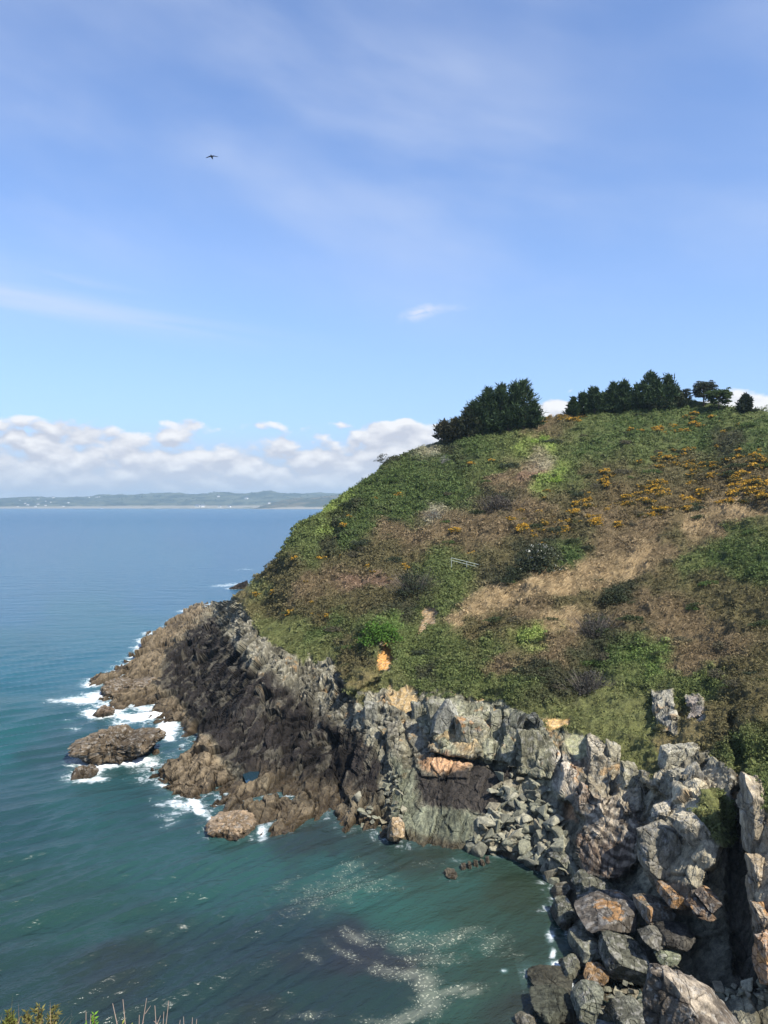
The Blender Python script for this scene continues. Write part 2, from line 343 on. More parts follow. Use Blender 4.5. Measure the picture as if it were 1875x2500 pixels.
# vegetation seeds: photo x, y, kind (D by the left path stands for trench shade)
VS = """720 1225 M;690 1290 L;660 1330 M;640 1390 O;760 1235 M;845 1205 L;815 1240 L;800 1290 L;775 1330 M;740 1360 M;825 1290 D;855 1240 D;800 1340 D;870 1200 G;900 1150 G;780 1195 M;730 1290 M
930 1120 D;990 1160 G;1000 1200 G;1080 1130 G;1150 1090 G;1230 1070 M;1310 1075 L;1325 1090 L;1200 1160 M;1100 1200 G;1000 1250 G;900 1210 G;850 1300 G;950 1200 G;900 1270 G;1060 1110 W;1090 1120 D;1340 1040 O;1330 1035 P;1450 1020 M
1550 1025 G;1700 1020 G;1800 1030 M;1850 1060 G;1600 1090 M;1450 1100 G;1400 1160 M;1400 1110 M;1700 1080 G;1780 1080 D;1250 1170 R;1290 1165 R;1230 1185 P;1330 1175 L;1360 1160 L;1300 1150 W;1500 1180 O;1650 1130 O;1750 1190 B;1700 1230 B;1850 1200 B;1550 1250 B;1500 1210 B;1430 1160 O
1400 1230 O;1300 1250 P;1330 1290 B;1200 1230 D;1215 1210 D;1150 1270 P;1060 1260 W;1060 1300 P;1200 1300 P;1250 1350 O;1000 1310 P;940 1290 P;900 1340 O;820 1400 P;750 1440 P;870 1420 R;930 1420 R;950 1380 O;850 1370 O;700 1430 O;680 1490 O;780 1500 O;720 1380 O;900 1470 O;960 1460 O
1010 1420 D;1000 1490 D;970 1480 D;1100 1430 M;1060 1380 M;1080 1480 M;1160 1480 T;1110 1520 T;1250 1450 T;1350 1425 T;1450 1400 T;1550 1370 T;1620 1350 P;1650 1310 O;1700 1280 T;1790 1240 T;1750 1290 P;1290 1350 D;1340 1330 D;1250 1400 D;1390 1355 G;1500 1330 P;1570 1300 P;1450 1280 P;1400 1300 O;1800 1300 M
1700 1370 M;1850 1380 G;1780 1360 G;1600 1430 O;1500 1440 D;1530 1420 D;1400 1480 O;1560 1480 P;1650 1500 P;1750 1440 O;1850 1480 O;1250 1530 O;1180 1530 O;1300 1500 P;1120 1580 M;1200 1600 M;1060 1550 M;1170 1570 B;1220 1620 P;1300 1560 L;1350 1600 P;1380 1520 T;1450 1550 D;1440 1590 D;1400 1670 D;1480 1600 G;1550 1600 F
1600 1630 F;1620 1580 F;1530 1640 M;1650 1550 P;1750 1580 P;1700 1600 P;1800 1650 O;1700 1660 M;1850 1720 O;1800 1820 M;1500 1730 S;1560 1770 S;1570 1840 S;1460 1710 S;1380 1740 S;1640 1820 E;1700 1790 E;1310 1650 D;1250 1670 M;1150 1660 M;1090 1650 M;1000 1620 M;1010 1660 M;950 1655 S;900 1670 E;870 1680 S;880 1560 M;930 1520 F;955 1545 F;970 1590 M;860 1620 O
800 1600 S;830 1570 O;700 1545 S;730 1580 S;620 1440 S;600 1430 S;590 1460 E;650 1540 S;760 1560 G;800 1540 G;1650 1770 O;1740 1900 E;1720 1960 S;1050 1600 M;1040 1640 D;1780 1780 O;1830 1900 M;1860 1960 M;2100 1500 O;2100 1200 B;2100 1800 M"""
VC = {  # leaf reflectance a, b; share of grass blades; share of gorse
 'G': ((.034,.070,.016), (.062,.112,.026), .05), 'M': ((.052,.088,.022), (.090,.130,.034), .15), 'L': ((.120,.200,.028), (.17,.27,.04), .05),
 'O': ((.062,.062,.026), (.110,.100,.046), .35), 'T': ((.200,.150,.082), (.34,.26,.155), .85), 'P': ((.098,.078,.042), (.185,.138,.084), .6),
 'R': ((.15,.098,.070), (.24,.16,.12), .75), 'D': ((.026,.034,.018), (.050,.058,.032), .05), 'S': ((.075,.105,.030), (.130,.155,.052), .85),
 'E': ((.120,.110,.045), (.190,.160,.070), .9), 'B': ((.070,.060,.026), (.130,.098,.048), .25), 'F': ((.055,.110,.018), (.09,.17,.03), .1), 'W': ((.20,.21,.15), (.34,.34,.27), .3)}
vs_u, vs_v, vs_k = [], [], []
for it in VS.replace('\n', ';').split(';'):
    a, b, c = it.split(); vs_u.append(float(a)); vs_v.append(float(b)); vs_k.append(c)
vs_u = np.array(vs_u); vs_v = np.array(vs_v)
def soften(c, g=1.28, ds=.26):
    c = np.array(c); l = (c * [.3, .6, .1]).sum(-1, keepdims=True); return (c + (l * np.array([1.1, 1.0, .8]) - c) * ds) * g * np.array([1.06, 1.0, .88])
VA = soften([VC[k][0] for k in vs_k]); VB = soften([VC[k][1] for k in vs_k]); VWT = np.array([{'L': .13, 'W': .08, 'R': .3, 'F': .15, 'D': .7, 'T': .7}.get(k, 1.0) for k in vs_k]); VG = np.array([VC[k][2] for k in vs_k])
def veg(u, v):
    """colour range and share of grass at a place, patchy"""
    w = np.stack([u / 60, v / 38, u * 0], -1); w2 = np.stack([u / 17, v / 12, u * 0 + 3], -1)
    uu = u + 42 * fbm(w, 3, 31) + 16 * fbm(w2, 2, 33); vv = v + 26 * fbm(w + 9, 3, 32) + 10 * fbm(w2 + 7, 2, 34)
    A = np.zeros((len(u), 3)); B = np.zeros((len(u), 3)); G = np.zeros(len(u)); T = np.zeros(len(u))
    for k in range(len(vs_u)):
        wt = VWT[k] / (((uu - vs_u[k]) ** 2 + ((vv - vs_v[k]) * 1.5 + (uu - vs_u[k]) * .25) ** 2) + 250.0) ** 2.3
        A += wt[:, None] * VA[k]; B += wt[:, None] * VB[k]; G += wt * VG[k]; T += wt
    return A / T[:, None], B / T[:, None], G / T

# rock colour regions: polygon, soft px, base colour, amount
RC = [
 ([(150,1900),(150,1600),(340,1540),(470,1470),(520,1478),(470,1540),(409,1593),(375,1670),(437,1709),(490,1786),(530,1850),(600,1910),(700,1955),(860,1990),(900,2010),(900,2100),(300,2100)], 14, (.118,.096,.069), 1),
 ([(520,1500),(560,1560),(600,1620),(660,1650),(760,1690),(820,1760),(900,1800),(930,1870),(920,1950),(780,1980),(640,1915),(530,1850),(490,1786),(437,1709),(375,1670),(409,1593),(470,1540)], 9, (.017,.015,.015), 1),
 ([(640,1880),(800,1900),(950,1960),(950,2040),(600,2060),(560,1950)], 30, (.080,.066,.047), .8),
 ([(540,1470),(600,1500),(700,1590),(840,1650),(930,1700),(940,1760),(880,1800),(800,1740),(660,1650),(560,1560)], 28, (.125,.120,.098), .85),
 ([(860,1690),(950,1720),(950,1800),(870,1780)], 10, (.20,.20,.17), .8),
 ([(1030,1700),(1260,1710),(1370,1790),(1370,1880),(1260,1880),(1060,1840),(1020,1780)], 12, (.180,.185,.140), 1),
 ([(1260,1790),(1350,1780),(1430,1850),(1400,1900),(1370,1950),(1280,1920),(1250,1880)], 8, (.175,.175,.130), 1),
 ([(1110,1760),(1165,1780),(1170,1850),(1120,1845),(1105,1800)], 14, (.30,.205,.11), .55),
 ([(1015,1840),(1080,1840),(1150,1862),(1140,1885),(1090,1892),(1030,1885)], 9, (.38,.215,.12), .7),
 ([(985,1760),(1040,1770),(1070,1840),(1020,1850)], 8, (.23,.22,.195), .6),
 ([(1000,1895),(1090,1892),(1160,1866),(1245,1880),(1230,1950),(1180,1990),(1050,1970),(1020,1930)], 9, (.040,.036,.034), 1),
 ([(960,1850),(1010,1870),(1020,1970),(1160,1990),(1150,2080),(1000,2080),(960,2010)], 12, (.135,.150,.115), .9),
 ([(1420,1840),(1450,1800),(1560,1880),(1580,1980),(1520,2000),(1440,1960)], 12, (.25,.225,.175), 1),
 ([(1420,1790),(1470,1800),(1510,1860),(1490,1875),(1440,1830)], 5, (.40,.37,.31), .75),
 ([(1340,1830),(1390,1840),(1430,1880),(1410,1930),(1360,1930)], 8, (.34,.32,.29), .8),
 ([(1375,1915),(1440,1930),(1540,1970),(1580,2020),(1555,2110),(1440,2060),(1420,1990)], 12, (.30,.26,.215), .95),
 ([(1410,2040),(1560,2060),(1555,2110),(1500,2150),(1415,2140)], 10, (.16,.095,.065), .85),
 ([(1372,1955),(1400,1965),(1410,2010),(1380,2010)], 6, (.38,.22,.12), .7),
 ([(1395,1855),(1420,1870),(1410,1905),(1390,1890)], 4, (.42,.26,.16), .7),
 ([(1555,1900),(1640,1840),(1740,1870),(1800,1960),(1760,2110),(1640,2220),(1550,2110),(1550,2010),(1600,1950)], 10, (.27,.25,.20), 1),
 ([(1630,1950),(1700,1960),(1740,2010),(1700,2060),(1640,2000)], 10, (.52,.47,.37), .85),  # sunlit upper face of the outcrop, painted into the rock colour
 ([(1580,2130),(1640,2150),(1740,2180),(1760,2240),(1640,2240)], 8, (.16,.125,.10), .8),
 ([(1380,2140),(1560,2160),(1640,2240),(1800,2240),(1840,2420),(1700,2600),(1380,2600),(1380,2200)], 14, (.058,.060,.052), .85),
 ([(1400,2180),(1480,2250),(1480,2420),(1560,2600),(1400,2600)], 20, (.145,.155,.125), .8),
 ([(1770,1730),(1805,1730),(1835,1900),(1850,2450),(1790,2400),(1770,2150)], 10, (.075,.070,.060), .8),  # gully shadow painted in as darker rock
 ([(1822,1890),(1960,1890),(1960,2220),(1840,2230)], 3, (.36,.31,.235), 1),
 ([(1840,2220),(1960,2220),(1960,2460),(1850,2400)], 4, (.26,.20,.16), 1),
 ([(1850,2340),(1900,2330),(1900,2390),(1855,2390)], 5, (.52,.27,.10), .8),
 ([(1595,1690),(1650,1685),(1650,1790),(1590,1790)], 4, (.21,.205,.18), 1),
 ([(1675,1695),(1715,1695),(1718,1760),(1675,1760)], 4, (.25,.22,.20), 1),
 # bare earth
 ([(925,1580),(945,1573),(965,1605),(950,1630),(918,1636)], 3, (.47,.26,.095), 1),
 ([(945,1660),(955,1665),(960,1690),(990,1680),(1022,1680),(1020,1720),(990,1740),(960,1720),(945,1690)], 6, (.38,.28,.15), .95),
 ([(1160,1695),(1235,1690),(1232,1706),(1165,1706)], 4, (.48,.32,.16), .8),
 ([(1310,1745),(1390,1740),(1385,1770),(1345,1775)], 5, (.56,.38,.17), .95),
 ([(1385,1775),(1430,1790),(1440,1840),(1400,1850),(1380,1810)], 8, (.33,.34,.22), .8),
 ([(1030,1480),(1065,1480),(1060,1515),(1020,1560),(1010,1560)], 6, (.31,.22,.13), .8),
 ([(815,1290),(828,1290),(815,1330),(805,1325)], 3, (.34,.22,.13), .8),
]
GRASSPATCH = [([(1500,1850),(1545,1690),(1640,1800),(1610,1880),(1590,1900)], 8), ([(1725,1930),(1765,1935),(1790,1960),(1800,2050),(1760,2070),(1730,2040),(1710,2000)], 6), ([(700,1580),(760,1570),(740,1620)], 8), ([(860,1700),(900,1700),(890,1730)], 6), ([(1830,1930),(1900,1930),(1900,1990),(1840,1980)], 6),
 ([(1200,1690),(1300,1700),(1310,1745),(1250,1730)], 6)]

def rock_base_col(u, v, P):
    c = np.tile(np.array([.150, .145, .115]), (len(u), 1))
    ju = u + 16 * fbm(P * 0.5, 3, 51) + 5 * fbm(P * 2.0, 2, 53); jv = v + 16 * fbm(P * 0.5 + 31, 3, 52) + 5 * fbm(P * 2.0 + 11, 2, 54)
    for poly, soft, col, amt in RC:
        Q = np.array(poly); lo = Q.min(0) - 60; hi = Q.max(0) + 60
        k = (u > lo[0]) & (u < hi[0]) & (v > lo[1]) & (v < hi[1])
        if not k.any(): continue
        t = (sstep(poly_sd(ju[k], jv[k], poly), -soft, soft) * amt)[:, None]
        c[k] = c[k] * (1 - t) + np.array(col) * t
    return c
def strata(P):
    """coordinates stretched along the steep bedding"""
    a = P[:, 0] * 0.95 - P[:, 2] * 0.30 - P[:, 1] * .10; b = P[:, 0] * 0.30 + P[:, 2] * 0.95
    return np.stack([a, P[:, 1] * .5, b], 1)
def rock_detail(P, amp=1.0, blocky=0.5, seed=0):
    """displacement (m) and colour factor for rock at world points P"""
    q = strata(P)
    w = q + 1.1 * np.stack([fbm(P * 0.28, 3, 70 + seed), fbm(P * 0.28 + 9, 3, 71 + seed), fbm(P * 0.28 + 17, 3, 72 + seed)], 1)
    v1, e1, r1 = facets(w * np.array([.30, .42, .17]), 100 + seed)
    v2, e2, r2 = facets(w * np.array([.95, 1.3, .42]), 120 + seed)
    rg = ridged(w * np.array([1.1, .8, .30]), 5, 140 + seed, .6)
    rg2 = ridged(P * 1.1, 4, 150 + seed)
    d = blocky * (1.35 * v1 + 0.46 * v2) + (1.15 - blocky) * (0.50 * rg + 0.28 * rg2 - .3)
    crack = np.minimum(sstep(e1, 0.0, 0.05) * .5 + .5, 1) * (sstep(e2, 0.0, 0.09) * 0.35 + 0.65)
    d = d - (1 - sstep(e1, 0, 0.05)) * 0.28 * blocky - (1 - sstep(e2, 0, 0.08)) * 0.10
    f = (0.68 + 0.64 * r1) * (0.80 + 0.40 * r2) * (0.45 + 0.55 * crack) * (1 + 0.22 * fbm(q * np.array([3, 3, .7]), 3, 160 + seed))
    return d * amp, f

# lattice
ucols = np.concatenate([np.linspace(170, 1900, 830), np.linspace(1906, 2350, 60)])
NR = 760; skyv = np.interp(ucols, [s[0] for s in SKY], [s[1] for s in SKY])
skyv = skyv + 4 + 8 * sstep(ucols, 660, 700) * sstep(ucols, 960, 880) + 3.0 * fbm(np.stack([ucols / 25, ucols * 0, ucols * 0], -1), 4, 5) * (ucols > 640)
botv = np.interp(ucols, [170, 300, 420, 600, 900, 1150, 1250, 1330, 1400, 1500, 1700, 1900, 2350], [1900, 1960, 2010, 2090, 2110, 2150, 2190, 2350, 2640, 2700, 2700, 2700, 2800])
t = np.linspace(0, 1, NR)
Vg = botv[None, :] + (skyv - botv)[None, :] * t[:, None]; Ug = np.tile(ucols, (NR, 1))
u = Ug.ravel(); v = Vg.ravel()
y = depth(u, v); y = y.reshape(NR, -1)
for k in range(1, NR):                      # the ground never comes back towards the eye as it rises
    pass
P0 = world(u, v, y.ravel()).reshape(NR, len(ucols), 3)
du = np.gradient(P0, axis=1); dv = np.gradient(P0, axis=0)
Nn = np.cross(du, dv); Nn /= np.linalg.norm(Nn, axis=2, keepdims=True) + 1e-9
# keep normals from turning wild on the steps
view = P0 - np.array([0, 0, CAMH]); view /= np.linalg.norm(view, axis=2, keepdims=True)
Nn = np.where(((Nn * view).sum(2) > 0)[..., None], -Nn, Nn)
Nf = Nn.reshape(-1, 3); P = P0.reshape(-1, 3)
jn = 34 * fbm(P * 0.16, 5, 61, .6) * sstep(u, 640, 800) + 14 * fbm(P * 0.45, 4, 63) + 6 * fbm(P * 1.6, 2, 62)
rockm = sstep(v + jn - rmask_edge(u), -3, 3)
for poly, s_ in [(RC[i][0], 2) for i in range(len(RC)) if RC[i][2] in ((.21,.205,.18), (.25,.22,.20), (.47,.26,.095), (.38,.28,.15), (.48,.32,.16), (.56,.38,.17), (.31,.22,.13), (.34,.22,.13))]:
    rockm = np.maximum(rockm, sstep(poly_sd(u + jn * .4, v + jn * .4, poly), -2, 3))
for poly, s_ in GRASSPATCH:
    rockm = rockm * (1 - sstep(poly_sd(u + jn * .6, v + jn * .6, poly), -s_, s_))
ridx = np.where(rockm > 0.01)[0]
disp = np.zeros(len(P)); fcol = np.ones(len(P))
uR, vR = u[ridx], v[ridx]
blocky = np.clip(sstep(uR, 930, 1060) * sstep(vR, 1600, 1700) + 0.12, 0, 1)
amp = np.interp(vR, [1400, 1700, 2000], [1.2, 1.0, 0.85]) * (1 - 0.35 * sstep(uR, 900, 1100))
dR, fR = rock_detail(P[ridx], 1.0, 0.5, 0)
# left reefs are jagged, right cliffs are blocky
q = strata(P[ridx]); wq = q + 1.3 * np.stack([fbm(P[ridx] * .2, 3, 170), fbm(P[ridx] * .2 + 9, 3, 171), fbm(P[ridx] * .2 + 5, 3, 172)], 1)
jag = ridged(wq * np.array([.75, .5, .24]), 6, 140, .68) * .85 + ridged(P[ridx] * np.array([.20, .15, .28]), 6, 150, .62) * 1.3 - .85
shore = sstep(P[ridx][:, 2], 5.5, 1.0) * (1 - sstep(uR, 820, 960))                # the reef breaks into spurs and clefts running seaward
jag = jag + shore * (1.9 * ridged(np.stack([P[ridx][:, 0] * .045, P[ridx][:, 1] * .085, P[ridx][:, 0] * 0], 1), 4, 180, .6) - .75)
fa, fe, fr1 = facets(wq * np.array([.34, .30, .13]), 300); fb, fe2, fr2 = facets(wq * np.array([.95, .8, .34]), 320)
blade = 1.5 * fa + .62 * fb - .35 * (1 - sstep(fe, 0, .07)) - .15 * (1 - sstep(fe2, 0, .1))
dR = dR * amp * blocky + (jag * .62 + blade) * amp * (1 - blocky)
fR = fR * blocky + (1 - blocky) * (0.62 + .76 * fr1) * (.72 + .56 * fr2) * (.5 + .5 * sstep(fe2, 0, .1))
disp[ridx] = dR * rockm[ridx]; fcol[ridx] = fR
vidx = np.where(rockm < 0.99)[0]
vd = 1.25 * fbm(P[vidx] * 0.20, 3, 21) + 0.75 * (fbm(P[vidx] * 0.55, 3, 22)) + 0.28 * fbm(P[vidx] * 1.5, 3, 23)
disp[vidx] += vd * (1 - rockm[vidx])
POOL = [(596, 1886), (610, 1877), (630, 1879), (624, 1897), (602, 1908)]
pm = poly_sd(u, v, POOL); disp = np.where(pm > -9, np.minimum(disp, -.9 * sstep(pm, -9, 1) + disp * (1 - sstep(pm, -9, 1))), disp)
earth = np.zeros(len(P))
for r_ in RC[-7:]: earth = np.maximum(earth, sstep(poly_sd(u, v, r_[0]), -5, 3))
disp = disp * (1 - .85 * earth) - .5 * earth; fcol = fcol * (1 - earth) + earth
edge_fade = np.minimum(1, (1 - np.repeat(t, len(ucols))) * 60)
Pd = P + Nf * disp[:, None] * np.where(u > 640, 0.35 + 0.65 * edge_fade, 1)[:, None]
# colours
col = np.zeros((len(P), 3))
fR = fR * (1 - earth[ridx]) + earth[ridx]
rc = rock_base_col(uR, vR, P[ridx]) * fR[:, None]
zr = Pd[ridx, 2]
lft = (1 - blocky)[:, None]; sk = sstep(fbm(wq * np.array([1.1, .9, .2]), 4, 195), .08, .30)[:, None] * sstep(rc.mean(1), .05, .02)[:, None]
rc = rc + lft * sk * .6 * (np.array([.105, .100, .085]) - rc)                     # grey streaks painted as sunlit facets in the near-black zone
ribm = sstep(poly_sd(uR, vR, [(1385,1920),(1440,1925),(1540,1965),(1585,2020),(1560,2110),(1500,2150),(1415,2140),(1405,2060),(1430,2000)]), -6, 8) * .75     # thin beds, alternately dark and crusted white
bed = np.sin((P[ridx][:, 2] + .25 * P[ridx][:, 0] + .5 * fbm(P[ridx] * .7, 3, 191)) * 9.0); bw = sstep(bed + 1.0 * fbm(P[ridx] * 2.2, 2, 192), -.3, .5)
rc = rc * (1 - ribm[:, None]) + ribm[:, None] * (np.array([.055, .046, .040]) * (1 - bw[:, None]) + (rc * .5 + np.array([.17, .155, .135])) * bw[:, None])
spk = sstep(fbm(P[ridx] * 3.5, 3, 81), .22, .34)                     # pale lichen flecks
ligh = sstep(vR - rmask_edge(uR), 260, 60) * (.35 + .65 * (uR > 540))
lum0 = sstep(rc.mean(1), .03, .09)
rc = rc + (spk * ligh * .75 * lum0)[:, None] * (np.array([.42, .41, .37]) - rc) * .6
band = sstep(fbm(q * np.array([2.2, 1.0, .22]), 4, 83), .05, .35)      # dark seams along the beds
rc = rc * (1 - .45 * band[:, None])
ol = lum0 * sstep(fbm(P[ridx] * .9, 3, 85), .38, .5) * ligh * sstep(uR, 560, 700)
rc = rc + (ol * .35)[:, None] * (np.array([.42, .25, .10]) - rc)
zn = zr + .5 * fbm(P[ridx] * .8, 3, 86)
weed = sstep(zn, 1.0, 0.15)                                             # brown weed just above the water
rc = rc * np.array([1.03, 1.0, .90])
rc = rc * (1 - weed[:, None] * .8) + np.array([.038, .027, .015]) * weed[:, None] * .8
A_, B_, G_ = veg(u[vidx], v[vidx])
soil = (A_ * .55 + B_ * .25) * (0.8 + .35 * fbm(P[vidx] * 1.2, 3, 87))[:, None] + np.array([.010, .006, .003])
colv = np.zeros((len(P), 3)); colv[vidx] = soil; colr = np.zeros((len(P), 3)); colr[ridx] = rc
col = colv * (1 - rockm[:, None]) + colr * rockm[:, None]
wet = np.zeros(len(P)); wet[ridx] = sstep(zn, 1.3, .3) * .9
# back side: falls away behind the skyline, down to the sea on the left
top = Pd.reshape(NR, -1, 3)[-1]; back = []; bcol = col.reshape(NR, -1, 3)[-1]
for k, (dy, dz) in enumerate([(1.5, .4), (4, 1.6), (9, 4.5), (18, 10), (35, 22), (60, 45), (90, 80)]):
    s_ = np.interp(ucols, [170, 700, 1000, 1300, 2350], [.15, .5, .5, .35, .3])
    b = top.copy(); dirx = (ucols - UC) / F; b[:, 0] += dirx * dy; b[:, 1] += dy
    b[:, 2] -= dz * np.interp(ucols, [170, 620, 720, 1000, 2350], [1.2, 1.6, 1.1, .7, .22]); b[:, 2] += .5 * fbm(b * .3, 3, 88)
    b[:, 2] = np.maximum(b[:, 2], -3); back.append(b)
Pall = np.concatenate([Pd, np.concatenate(back)]); nc = len(ucols); nb = len(back)
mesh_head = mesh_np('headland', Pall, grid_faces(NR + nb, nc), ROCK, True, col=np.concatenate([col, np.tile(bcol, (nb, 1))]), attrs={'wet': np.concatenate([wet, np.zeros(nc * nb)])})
tag(mesh_head, kind='structure')
sm = np.ones(len(mesh_head.data.polygons), bool)                        # rock faces flat, ground smooth
rm_face = rockm.reshape(NR, nc)[:-1, :-1].ravel() > .5; sm[:len(rm_face)] = ~rm_face
mesh_head.data.polygons.foreach_set('use_smooth', sm); 

# ------------------------------------------------------------------ sea
us = np.concatenate([np.linspace(-30000, -600, 12), np.linspace(-400, -30, 25), np.linspace(-26, 1500, 520), np.linspace(1510, 2400, 80), np.linspace(2600, 30000, 12)])
vs = np.concatenate([VH + np.geomspace(3.3, 120, 150), np.linspace(VH + 122, 2560, 520), np.geomspace(2580, 9000, 24)])
Us, Vs = np.meshgrid(us, vs); uf = Us.ravel(); vf = Vs.ravel(); ys = CAMH * F / (vf - VH); Ps = world(uf, vf, ys); Ps[:, 2] = 0
def wave(P, dx, dy, L, amp, seed, sharp=1.0):
    k = 2 * math.pi / L; n = math.hypot(dx, dy)
    ph = (P[:, 0] * dx + P[:, 1] * dy) / n * k + 2.6 * fbm(P * np.array([1, 1, 0]) * (0.13 / L + .01), 2, seed)
    env = np.clip(.6 + .9 * fbm(P * np.array([1, 1, 0]) * (.22 / L + .02), 3, seed + 1), .05, 2)
    fade = np.clip((L / 2.5 - P[:, 1] ** 2 / 68005 * 2.6) / (L / 5), 0, 1)
    s_ = np.sin(ph); return fade * amp * env * (1 - np.abs(np.sin(ph / 2)) * 1.6 if sharp > 1 else s_)
dens_ = np.interp(ys, [30, 120, 260, 500], [1, 1, .6, 0])
shelter = 1 - .65 * sstep(uf - (vf - 2000) * -.2, 700, 1150) * (ys < 110)
wv = (wave(Ps, -.64, .77, 4.4, .27, 201, 2) + wave(Ps, -.55, .84, 2.3, .07, 203) + wave(Ps, -.8, .6, 1.35, .06, 205) + wave(Ps, -.3, .95, 6.5, .12, 207) + wave(Ps, .1, 1, 1.1, .018, 209)) * dens_ * shelter
Ps[:, 2] = wv
# sea colour: water body over sand, kelp or depth
SEA = [(0,1300,.008,.045,.110),(600,1300,.008,.045,.110),(0,1450,.008,.050,.108),(400,1420,.008,.050,.108),(0,1600,.008,.056,.090),(250,1550,.008,.056,.094),(0,1800,.008,.064,.078),(0,2000,.009,.066,.070),(200,1950,.010,.070,.072),(0,2200,.010,.064,.056),(200,2250,.010,.066,.055),(0,2400,.009,.050,.046),
 (400,2100,.012,.080,.074),(600,2150,.013,.086,.076),(800,2120,.014,.088,.078),(900,2200,.018,.100,.082),(1100,2150,.016,.080,.062),(1200,2250,.016,.066,.046),(1280,2180,.016,.052,.032),(1300,2330,.018,.056,.038),(700,2280,.010,.046,.050),(850,2310,.014,.034,.040),(900,2330,.016,.036,.042),(750,2330,.012,.036,.040),(950,2350,.016,.038,.042),(600,2330,.010,.044,.046),
 (295,2365,.012,.040,.038),(1000,2250,.020,.092,.072),(1100,2300,.024,.086,.064),(1200,2380,.020,.060,.042),(1100,2450,.026,.070,.052),(900,2430,.010,.046,.042),(700,2420,.009,.044,.042),(500,2420,.009,.046,.044),(650,2450,.012,.038,.036),(1350,2450,.020,.044,.032),(1270,2450,.022,.040,.030),(900,2060,.014,.050,.042),(760,2060,.012,.044,.040),(1050,2100,.014,.046,.034),(150,1860,.010,.050,.060),(420,1960,.010,.058,.060)]
cs = np.zeros((len(uf), 3)); T = np.zeros(len(uf)); ww = np.stack([uf / 70, vf / 40, uf * 0], -1)
uj = uf + 55 * fbm(ww, 3, 211); vj = vf + 30 * fbm(ww + 5, 3, 212)
for (a, b, *c) in SEA:
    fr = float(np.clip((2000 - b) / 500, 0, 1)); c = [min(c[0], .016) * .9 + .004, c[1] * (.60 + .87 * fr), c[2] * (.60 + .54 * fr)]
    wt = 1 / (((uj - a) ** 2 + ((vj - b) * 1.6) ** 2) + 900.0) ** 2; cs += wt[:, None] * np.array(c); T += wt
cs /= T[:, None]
# foam: px, py, rx, ry, angle, amount
FOAM = [(200,1710,60,12,0,.9),(240,1700,50,12,0,.9),(285,1700,40,12,-10,.6),(330,1690,40,8,-8,.9),(360,1645,50,9,-15,.7),(375,1600,30,10,-30,.5),(355,1570,22,8,0,.8),(385,1560,20,6,0,.6),(350,1610,25,14,-20,.55),(470,1490,40,6,-5,.8),(500,1478,30,5,-5,.7),(230,1745,40,14,10,.8),(260,1720,30,12,0,.7),(285,1735,35,9,-10,.9),(225,1740,28,9,0,1),
 (330,1750,70,13,2,1.0),(380,1745,50,14,-5,1.05),(410,1775,26,28,60,1.1),(300,1765,40,10,0,.7),(415,1800,20,10,40,.8),(260,1866,60,12,-12,1.1),(320,1858,60,12,-4,1.0),(370,1865,30,10,-4,.7),(215,1905,40,8,-5,.85),(240,1903,26,7,0,.9),(395,1915,30,5,0,.6),(190,1890,30,8,20,.6),
 (440,1965,70,20,8,.62),(400,1965,30,8,0,.6),(430,1985,60,16,-12,.55),(475,1960,26,14,40,.95),(485,1980,30,10,20,.8),(525,2000,26,10,20,.7),(640,2030,16,30,0,.75),(655,2020,22,12,0,.6),(620,2045,20,8,0,.5),(420,2010,50,10,-20,.4),(540,1930,20,10,0,.3),
 (560,1428,60,5,-5,.6),(600,1390,40,4,0,.4),(250,1480,30,3,0,.3),(150,1710,50,8,0,.6),(165,1760,30,7,0,.4),
 (1365,2360,30,14,10,.95),(1345,2285,14,22,0,.75),(1350,2330,10,16,0,.7),(1390,2400,20,22,60,.95),(1405,2430,12,26,0,.9),(1385,2470,26,14,0,.9),(1330,2215,12,12,0,.45),(1230,2373,10,6,0,.8),(1215,2090,40,8,10,.45),(1120,2100,40,6,0,.4),(300,2140,3,3,0,0),(1375,2390,20,10,0,.7)]
fo = np.zeros(len(uf))
for (a, b, rx, ry, an, am) in FOAM:
    ca, sa = math.cos(math.radians(an)), math.sin(math.radians(an)); dx = uf - a; dy = vf - b
    k = (abs(dx) < rx * 3 + ry * 3) & (abs(dy) < rx * 3 + ry * 3)
    q1 = (dx[k] * ca + dy[k] * sa) / rx; q2 = (-dx[k] * sa + dy[k] * ca) / ry
    fo[k] = np.maximum(fo[k], am * np.exp(-(q1 ** 2 + q2 ** 2) * .8))
# scum and floating weed
SCUM = [(870,2290,50,14,20,.7),(760,2330,40,12,30,.3),(850,2330,50,12,25,.6),(760,2335,20,8,0,.5),(950,2370,60,16,10,.7),(1000,2380,50,20,0,.9),(1050,2440,40,30,70,1.1),(1040,2400,30,30,0,1.0),(1000,2480,80,16,-20,1.1),(930,2490,60,10,0,.6),(1100,2420,70,12,-10,.9),(1150,2425,40,10,-15,.8),(1000,2300,110,24,0,.5),(1100,2290,60,20,-20,.65),(1150,2270,40,10,-10,.6),(1050,2340,80,20,0,.6),(900,2280,90,12,-5,.4),
 (800,2180,140,40,-20,.42),(900,2160,80,30,0,.38),(850,2120,60,20,-30,.4),(760,2220,60,14,-30,.35),(1050,2110,60,8,0,.3),(1200,2300,60,30,0,.42),(750,2480,80,10,0,.45),(1250,2330,60,20,10,.3),(700,2160,60,20,-30,.3)]
su_ = np.zeros(len(uf))
for (a, b, rx, ry, an, am) in SCUM:
    ca, sa = math.cos(math.radians(an)), math.sin(math.radians(an)); dx = uf - a; dy = vf - b
    q1 = (dx * ca + dy * sa) / rx; q2 = (-dx * sa + dy * ca) / ry
    su_ = np.maximum(su_, 1.25 * am * np.exp(-(q1 ** 2 + q2 ** 2) * .8))
